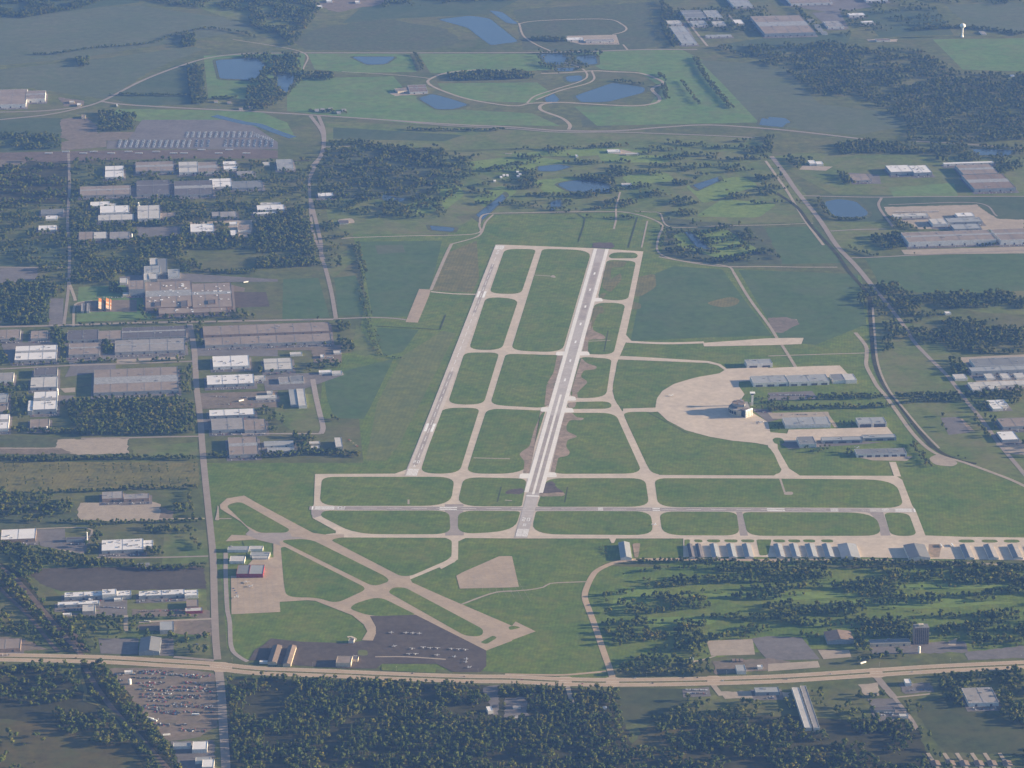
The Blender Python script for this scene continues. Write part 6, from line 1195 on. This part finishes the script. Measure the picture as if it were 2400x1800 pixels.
Wd('tree in the wood behind the vast factory', T(0,1,580,420,1280,420,1560,450,1620,560,1300,560,1220,720,1020,720,960,790,580,800), dens=.85, clump=55, thr=-.25); Wd('tree in the wood right behind the vast factory', T(0,1,1480,400,2212,370,2212,500,1560,500), dens=.9, clump=60, thr=-.3); Wd('tree in the wood right behind the vast factory', T(0,1,1480,560,1740,560,1740,730,1560,720,1540,640), dens=.8, clump=40, thr=-.2); Hd('tree in the wood right behind the vast factory', T(0,1,1740,690,2000,700,2212,690), wd=30)
Wd('tree in the wood across the curving road', T(1,1,0,260,460,240,560,400,570,640,200,660,0,660), dens=.93, clump=60, thr=-.3); Wd('tree in the wood across the curving road', T(1,1,520,280,720,280,720,340,540,360), dens=.8); Hd('tree along the track west of the crop field', T(1,1,520,405,800,400), wd=16); Wd('tree right of the curving road', T(1,1,580,430,740,460,740,660,600,650), dens=.45, clump=30, thr=-.05)
Wd('tree in the upper-left town blocks', FV(-100,345,150,345,150,510,135,700,0,700,-100,700), dens=.65, clump=50, thr=-.02); Wd('tree in the upper-left town blocks', FV(150,345,680,345,670,440,690,510,150,530), dens=.55, clump=38, thr=0); Wd('tree in the upper-left town blocks', FV(150,440,690,440,695,515,150,530), dens=.5, clump=30, thr=-.2)
Wd('tree in the rail yard grove', T(0,0,850,970,1180,990,1160,1130,850,1140), dens=.9); Wd('tree in the scrub left of the rail yard', T(0,0,-60,1160,520,1170,520,1290,-60,1300), dens=.8, clump=50, thr=-.25); Hd('tree along the road at the far farmstead', T(0,0,1830,850,2050,850), wd=30); Hd('tree in the far row beside the pond', T(0,0,1690,570,1700,750,1730,900), wd=60, dens=1); Hd('tree in the far hedge below the ring field', T(0,0,950,820,1300,825,1700,830), wd=20)
Wd('tree in the small far coppice', T(0,0,1560,300,1690,300,1690,410,1570,410), dens=1); Wd('tree in the small far coppice', T(0,0,650,500,770,500,770,580,670,580), dens=.9); Hd('tree in the far field boundary', T(0,0,280,470,480,470,800,420,1300,380,1500,310,1800,250,2100,290,2212,330), wd=18, dens=.7); Hd('tree in the far field boundary', T(0,0,-60,90,250,150), wd=60); Wd('tree in the far wood at the top left', T(0,0,-60,-60,1100,-60,700,80,260,150,-60,160), dens=.8, clump=90, thr=-.2); Wd('tree in the far wood at the top left', T(0,0,1040,-60,2212,-60,2212,110,1500,50), dens=.7, clump=70, thr=-.1)
Wd('tree in the far wood right of the pond', T(1,0,-120,480,380,470,400,700,200,900,60,960,-100,940,-60,700), dens=.9, clump=60, thr=-.2); Wd('tree in the far wood above the ring field', T(1,0,-60,-60,480,-60,560,80,340,380,300,420,200,300,-60,260), dens=.85, clump=70, thr=-.15); Wd('tree in the far wood above the ring field', T(1,0,380,620,680,640,660,700,400,690), dens=.9); Hd('tree in the double row by the far pond', T(1,0,1380,470,1440,610), wd=14, dens=1)
Wd('tree inside the test track oval', T(1,0,1640,650,1900,620,2212,620,2400,640,2400,680,2212,690,1700,700), dens=1); Wd('tree in the far top centre woods', T(1,0,1080,-60,2212,-60,2212,10,1500,40,1100,90), dens=.6, clump=60, thr=0); Hd('tree around the far farmstead hamlet', T(1,0,460,960,790,975), wd=26); Hd('tree along the far road below the hamlet', T(1,0,1300,1120,1700,1130,2150,1130), wd=20); Hd('tree beside the far oval building', T(2,0,170,340,470,350), wd=60, dens=1)
Wd('tree along the far stream between the ponds', T(2,0,230,440,760,450,780,480,640,600,400,640,220,560), dens=.45); Hd('tree in the diagonal hedge beyond the airfield', T(2,0,1580,500,1700,700,1900,940), wd=22, dens=1); Hd('tree in the thin far hedge', T(2,0,1460,700,1620,910), wd=10); Hd('tree on the far pond bank', T(2,0,880,700,1150,735), wd=16); Hd('tree outside the test track bends', T(2,0,1290,640,1340,860), wd=22)
Wd('tree in the wide dark far wood', FV(1545,102,1700,95,1790,90,1860,105,1990,110,2075,160,2260,160,2260,300,2100,310,1960,305,1960,268,1900,235,1870,215,1760,205,1690,150,1620,130), dens=.85, clump=70, thr=-.2, spacing=14, sc=(.8,1.35)); Wd('tree in the far industrial park', T(2,0,1280,0,1360,60,1500,380,1400,420,1290,260), dens=.9); Wd('tree in the far industrial park', T(2,0,1300,90,2212,60,2300,300,1600,260), dens=.35); Wd('tree in the far industrial park', T(3,0,180,0,480,260,420,290,250,100), dens=.9)
Wd('tree beyond the far industrial park', T(3,0,500,-40,2212,-60,2212,60,1380,20,1600,250,1100,260,700,330,500,240), dens=.5, clump=70, thr=0, spacing=13); Hd('tree by the water tower', T(3,0,1250,260,1700,240,2212,300), wd=50, dens=.8)
Wd('tree along the right-hand main road wood', T(3,0,880,1230,2212,1270,2212,1450,1950,1560,1900,1400,1500,1400,1300,1330,900,1330), dens=.75, clump=60, thr=-.1); Wd('tree along the right-hand main road wood', T(3,0,560,1260,940,1210,900,1330,620,1340), dens=.8); Wd('tree by the diagonal road junction', T(3,0,0,1180,60,1180,30,1340,-60,1300), dens=.9); Wd('tree left of the tan low factory', T(3,0,600,1500,740,1520,760,1600,640,1590), dens=1); Wd('tree around the white-roofed plant', T(3,0,120,1360,360,1370,420,1420,260,1470), dens=.6)
GT = 'golf course tree in the rows beyond the runways'
Wd(GT, FV(700,320,960,318,1030,350,1000,400,960,470,830,475,690,450,680,340), dens=.8, clump=45, thr=-.02); Wd(GT, FV(960,330,1640,298,1730,440,1440,480,1040,460), dens=.8, clump=45, sx=2.2, thr=.19, spacing=11); Wd(GT, FV(1440,475,1600,485,1690,560,1560,570,1440,540), dens=.8, clump=40, sx=2, thr=.02); Wd(GT, FV(1250,385,1320,380,1340,420,1280,415), dens=1); Hd(GT, T(1,0,640,1250,900,1240,1400,1350,1500,1420), wd=70, dens=.8)
Hd('shrub along the stream right of the crop field', T(2,1,1320,300,1290,400,1270,490), wd=22, dens=1, sc=(.4,.7)); Wd(GT, T(2,1,1540,340,1620,350,1760,480,1680,500), dens=1); Hd(GT, T(2,1,1320,500,1500,560,1850,620), wd=20)
ST2 = 'shrub in the winding creek left of the crop field'
Hd(ST2, T(1,1,850,450,890,600,930,740,900,850,930,960,960,1080,980,1200,1030,1340,1060,1420), wd=16, dens=1, sc=(.6,1.0), protos=range(12,15)); Hd(ST2, T(1,1,880,450,950,700), wd=10, sc=(.6,1)); Hd(ST2, T(1,1,940,860,1000,1060), wd=6, protos=range(12,15)); Hd(ST2, T(1,1,1010,1180,1060,1280,1090,1400,1300,1450), wd=8, protos=range(12,15)); Hd('lone tree at the perimeter track', T(1,1,770,370,810,390), wd=16)
Wd('tree in the wood right of the creek crossing', T(3,1,760,840,1000,790,1150,800,1200,880,1500,880,2212,860,2300,880,2300,1010,1600,1010,1450,1090,900,1070,780,980), dens=.88, clump=55, thr=-.28); Wd('tree in the wood around the right-hand lanes', T(3,1,980,1130,1500,1110,1900,1100,2300,1200,2300,1400,1600,1400,1330,1390,1230,1260,1100,1280,1000,1180), dens=.82, clump=50, sx=1.6, thr=-.2)
Wd('tree in the group beside the ditch', T(3,1,980,1260,1090,1250,1080,1370,1000,1390), dens=1); Wd('tree by the car park at the right', T(3,1,1560,1450,1740,1450,1760,1560,1600,1600), dens=.9); Hd('tree by the right-hand pond', T(3,1,440,60,520,200,640,240,860,240), wd=18, dens=.8); Wd('tree left of the gleaming depot roof', T(3,1,1040,230,1390,230,1400,330,1080,320), dens=.9); Wd('tree left of the long white wall', T(3,1,860,390,1170,370,1180,480,1050,510,900,440), dens=.95); Hd('tree on the slope below the depot', T(3,1,690,480,850,540,950,560), wd=14)
Hd('tree in front of the long white wall', T(3,1,1190,545,1700,520,2212,500), wd=8, dens=.4); Wd('tree in front of the long white wall', T(3,1,1830,425,2000,420,2000,470,1830,475), dens=.9)
Hd('tree in the upper double row behind the terminal', T(3,2,100,130,450,120,900,115,1200,110,1500,100,1800,100,2212,80), wd=34, dens=.9); Hd('tree in the lower double row behind the terminal', T(3,2,-100,230,300,210,700,200,1000,195,1200,160,1600,140,1720,170), wd=26, dens=.9); Wd('tree around the terminal', T(2,2,2090,120,2400,80,2400,200,2212,280,2080,200), dens=.6, sc=(.4,.8)); Wd('tree around the terminal', T(3,2,-60,130,120,110,200,200,0,280), dens=.4, sc=(.4,.8))
Wd('tree behind the square hangar', T(3,2,270,520,480,490,640,500,480,600,320,600), dens=.6, sc=(.5,.9)); Hd('tree in front of the low hangars', T(3,2,480,520,800,515,1100,480), wd=10, sc=(.4,.8)); Wd('tree left of the long grey-blue hangar', T(3,2,-20,330,120,330,140,420,20,420), dens=.3, sc=(.4,.7)); Wd('tree left of the double hangar', T(3,2,620,330,760,310,770,370,600,370), dens=.7, sc=(.5,.8)); Wd('tree left of the long blue-grey hangar', T(3,2,650,580,760,590,760,620,680,620), dens=1)
Hd('tree in the ditch row by the right-hand service road', T(3,2,1230,520,1300,580,1350,660,1390,720), wd=18, dens=1); Hd('tree in the ditch row by the right-hand service road', T(3,2,1160,230,1300,430,1420,560,1700,650), wd=10, dens=.6, protos=range(12,15)); Wd('tree around the white square building', T(3,2,1640,80,2212,40,2212,120,2100,220,1750,250), dens=.5, clump=30, thr=-.1); Wd('tree around the white square building', T(3,2,1800,250,2000,310,2030,440,1900,480,1780,330), dens=.6); Wd('tree at the right-hand road', T(3,2,2060,500,2300,500,2300,640,2100,600), dens=.7)
Hd('tree at the right-hand road', T(3,1,2000,1659,2212,1640), wd=10); Wd('tree by the dark car yard at the right', T(3,2,1460,280,1530,270,1570,420,1500,400), dens=.8); Hd('dark hedge left of the single big hangar', T(2,2,770,1400,800,1490), wd=22, sc=(.4,.7), protos=range(12,15))
GR = 'golf course tree in the long rows above the highway'
Wd(GR, FV(1470,1224,2400,1220,2400,1262,1440,1262), dens=.85, clump=34, sx=3.5, thr=-.1); Wd(GR, FV(1400,1258,2400,1255,2400,1400,1800,1395,1480,1425,1330,1400,1340,1330), dens=.8, clump=34, sx=3.2, thr=.02); Wd(GR, FV(1290,1240,1470,1225,1440,1400,1330,1440,1300,1300), dens=.7, clump=26, sx=3, thr=.26); Hd(GR, T(2,2,1050,1535,1500,1535,2212,1545)+T(3,2,700,1545,1500,1560,2300,1570), wd=26, dens=1)
Wd('tree in the grove beside the access road', T(2,3,780,390,900,400,980,480,870,620,800,520), dens=.8, clump=20, thr=-.3); Wd('tree in the grove beside the highway', T(2,3,930,770,1200,690,1400,700,1500,760,1720,740,1730,860,900,870), dens=.9, clump=40, thr=-.4); Wd('tree in the grove beside the highway', T(2,3,1400,440,1650,420,1640,640,1400,560), dens=.9); Wd('tree around the apartment tower', T(3,3,740,380,1240,400,1240,540,860,540,740,560), dens=.85, clump=35, thr=-.3); Wd('tree around the apartment tower', T(3,3,1400,420,2300,400,2300,600,1700,650,1560,540,1400,560), dens=.7, clump=35, thr=-.1)
Wd('tree in front of the clinic', T(3,3,760,560,880,600,900,680,740,640), dens=.9); Wd('tree in front of the clinic', T(3,3,940,640,1180,630,1200,710,700,760,900,700), dens=.8); Hd('tree along the lower highway edge', T(1,3,-60,880,500,900,1200,920,1900,960), wd=20, dens=.8); Hd('tree along the lower highway edge', T(2,3,-20,960,300,985,700,965), wd=14, dens=.6, protos=[9,10,0,1]); Hd('tree along the lower highway edge', T(3,3,430,900,760,870), wd=20); Hd('tree along the lower highway edge', T(3,3,1450,900,1900,860,2212,830), wd=34)
Wd('tree around the tan square building', T(3,3,1440,960,1690,940,1760,1110,1640,1150,1500,1020), dens=.8); Wd('tree around the tan square building', T(3,3,2000,860,2300,840,2300,1340,2130,1280,2020,1090), dens=.75, clump=40, thr=-.2)
JY = 'bush in the junkyard rows'
for y_ in (915,1000,1060,1130,1230,1300): Wd(JY, T(0,3,1180,y_,1840,y_,1840,y_+30,1240,y_+30), dens=.3, spacing=8, sc=(.5,.9), protos=range(12,15))
trees.sort(key=nearness)
def shows(t):
    dx, dy, dz = t[0], t[1]-CAM_Y, 6-CAM_H; fz = dy*CT-dz*ST; u = dx/fz*F_PX; v_ = -(dy*ST+dz*CT)/fz*F_PX
    return abs(u) < 1190 and v_ < 890
near = []; far = []
for t in trees:
    (near if len(near) < 290 and shows(t) and dims[t[4]][0]*t[3] > 9.5 else far).append(t)
def place_words(x, y):
    dx, dy, dz = x, y-CAM_Y, 6-CAM_H; fz = dy*CT-dz*ST; px = 1200+dx/fz*F_PX; py = 900-(dy*ST+dz*CT)/fz*F_PX
    cols = ((130,'at the left corner'),(260,'left of the railway belt'),(400,'in the railway belt'),(520,'beside the junkyard'),(640,'just right of the main road'),(760,'below the canopy hangars'),(880,'below the square airfield office'),(1000,'below the middle of the dark apron'),(1120,'left of the white bungalow'),(1240,'right of the white bungalow'),(1360,'below the access road junction'),(1480,'under the small green field'),(1600,'below the used-car lot'),(1720,'below the light-blue roof'),(1840,'left of the long narrow buildings'),(1960,'right of the long narrow buildings'),(2080,'near the lined lot'),(2200,'by the green field'),(2500,'at the right corner'))
    rows_ = ((1690,'well above the bottom edge'),(1725,'a little above the bottom edge'),(1755,'near the bottom edge'),(1780,'close to the bottom edge'),(1900,'on the bottom edge'))
    return next(w for q, w in cols if px < q or q == 2500)+' '+next(w for q, w in rows_ if py < q or q == 1900)
for x, y, rz, s, k, zone in near:
    zone = ('tall narrow tree ' if 9 <= k < 12 else 'large broad tree ' if s > 1.12 else 'medium broad tree ' if s > .95 else 'small broad tree ')+place_words(x, y)
    o = empty('poplar_tree' if 9 <= k < 12 else 'broadleaf_tree', (x, y, 0), rz); o.scale = (s, s, s); tag(o, zone, 'tree', 'trees in the woods below the highway')
    c = bpy.data.objects.new('crown', crowns[k]); COL.objects.link(c); c.parent = o; t_ = bpy.data.objects.new('trunk', trunks[k]); COL.objects.link(t_); t_.parent = o
# every further tree: one point each, instanced from the same crowns and trunks
pc = bpy.data.collections.new('tree_prototypes')
for i, (cm, tm) in enumerate(zip(crowns, trunks)):
    cvs = [tuple(v.co) for v in cm.vertices]; b = len(cvs); vs = cvs+[tuple(v.co) for v in tm.vertices]; fs = [tuple(p.vertices) for p in cm.polygons]+[tuple(b+j for j in p.vertices) for p in tm.polygons]
    me = pymesh('tree_prototype_%02d' % i, vs, fs); me.materials.append(LEAF); me.materials.append(BARK); me.polygons.foreach_set('material_index', [0]*len(cm.polygons)+[1]*len(tm.polygons)); pc.objects.link(bpy.data.objects.new('tree_prototype_%02d' % i, me))
def scatter(name, pts, label):
    me = pymesh(name, [(t[0], t[1], 0) for t in pts], [])
    for an, ty, vals in (('rz','FLOAT',[t[2] for t in pts]),('sc','FLOAT',[t[3] for t in pts]),('kind','INT',[t[4] for t in pts])): a = me.attributes.new(an, ty, 'POINT'); a.data.foreach_set('value', vals)
    o = link(name, me); tag(o, label, 'trees', kind='stuff')
    g = bpy.data.node_groups.new(name, 'GeometryNodeTree'); g.interface.new_socket('Geometry', in_out='INPUT', socket_type='NodeSocketGeometry'); g.interface.new_socket('Geometry', in_out='OUTPUT', socket_type='NodeSocketGeometry')
    N = g.nodes.new; i_, o_ = N('NodeGroupInput'), N('NodeGroupOutput'); ci = N('GeometryNodeCollectionInfo'); ci.inputs['Collection'].default_value = pc; ci.inputs['Separate Children'].default_value = True; ci.inputs['Reset Children'].default_value = True
    ip = N('GeometryNodeInstanceOnPoints'); ip.inputs['Pick Instance'].default_value = True
    def att(n, ty): q = N('GeometryNodeInputNamedAttribute'); q.data_type = ty; q.inputs['Name'].default_value = n; return q.outputs['Attribute']
    cx = N('ShaderNodeCombineXYZ'); L = g.links.new; L(att('rz','FLOAT'), cx.inputs['Z']); L(i_.outputs[0], ip.inputs['Points']); L(ci.outputs[0], ip.inputs['Instance']); L(att('kind','INT'), ip.inputs['Instance Index']); L(cx.outputs[0], ip.inputs['Rotation']); L(att('sc','FLOAT'), ip.inputs['Scale']); L(ip.outputs[0], o_.inputs[0])
    md = o.modifiers.new('scatter', 'NODES'); md.node_group = g; return o
scatter('woodland', far, 'woods, hedges and groves of mixed green and golden broadleaf trees across the plain')
print('TREES', len(near), len(far), 'CARS', len(cars), 'BUILDINGS', NB[0])
# ================================================================ haze
hb = MB().box(-20900, -20900, -1.0, 20900, 20900, CAM_H+60).build('haze', None); tag(hb, 'pale blue evening haze lying over the whole plain', kind='stuff')
hm_ = bpy.data.materials.new('haze_air'); hm_.use_nodes = True; n = hm_.node_tree; n.nodes.clear(); vo = n.nodes.new('ShaderNodeVolumePrincipled'); ou = n.nodes.new('ShaderNodeOutputMaterial')
vo.inputs['Color'].default_value = (*HAZE_COLOR, 1); vo.inputs['Density'].default_value = HAZE_DENSITY; vo.inputs['Anisotropy'].default_value = 0.0
n.links.new(vo.outputs[0], ou.inputs['Volume']); hb.data.materials.append(hm_)
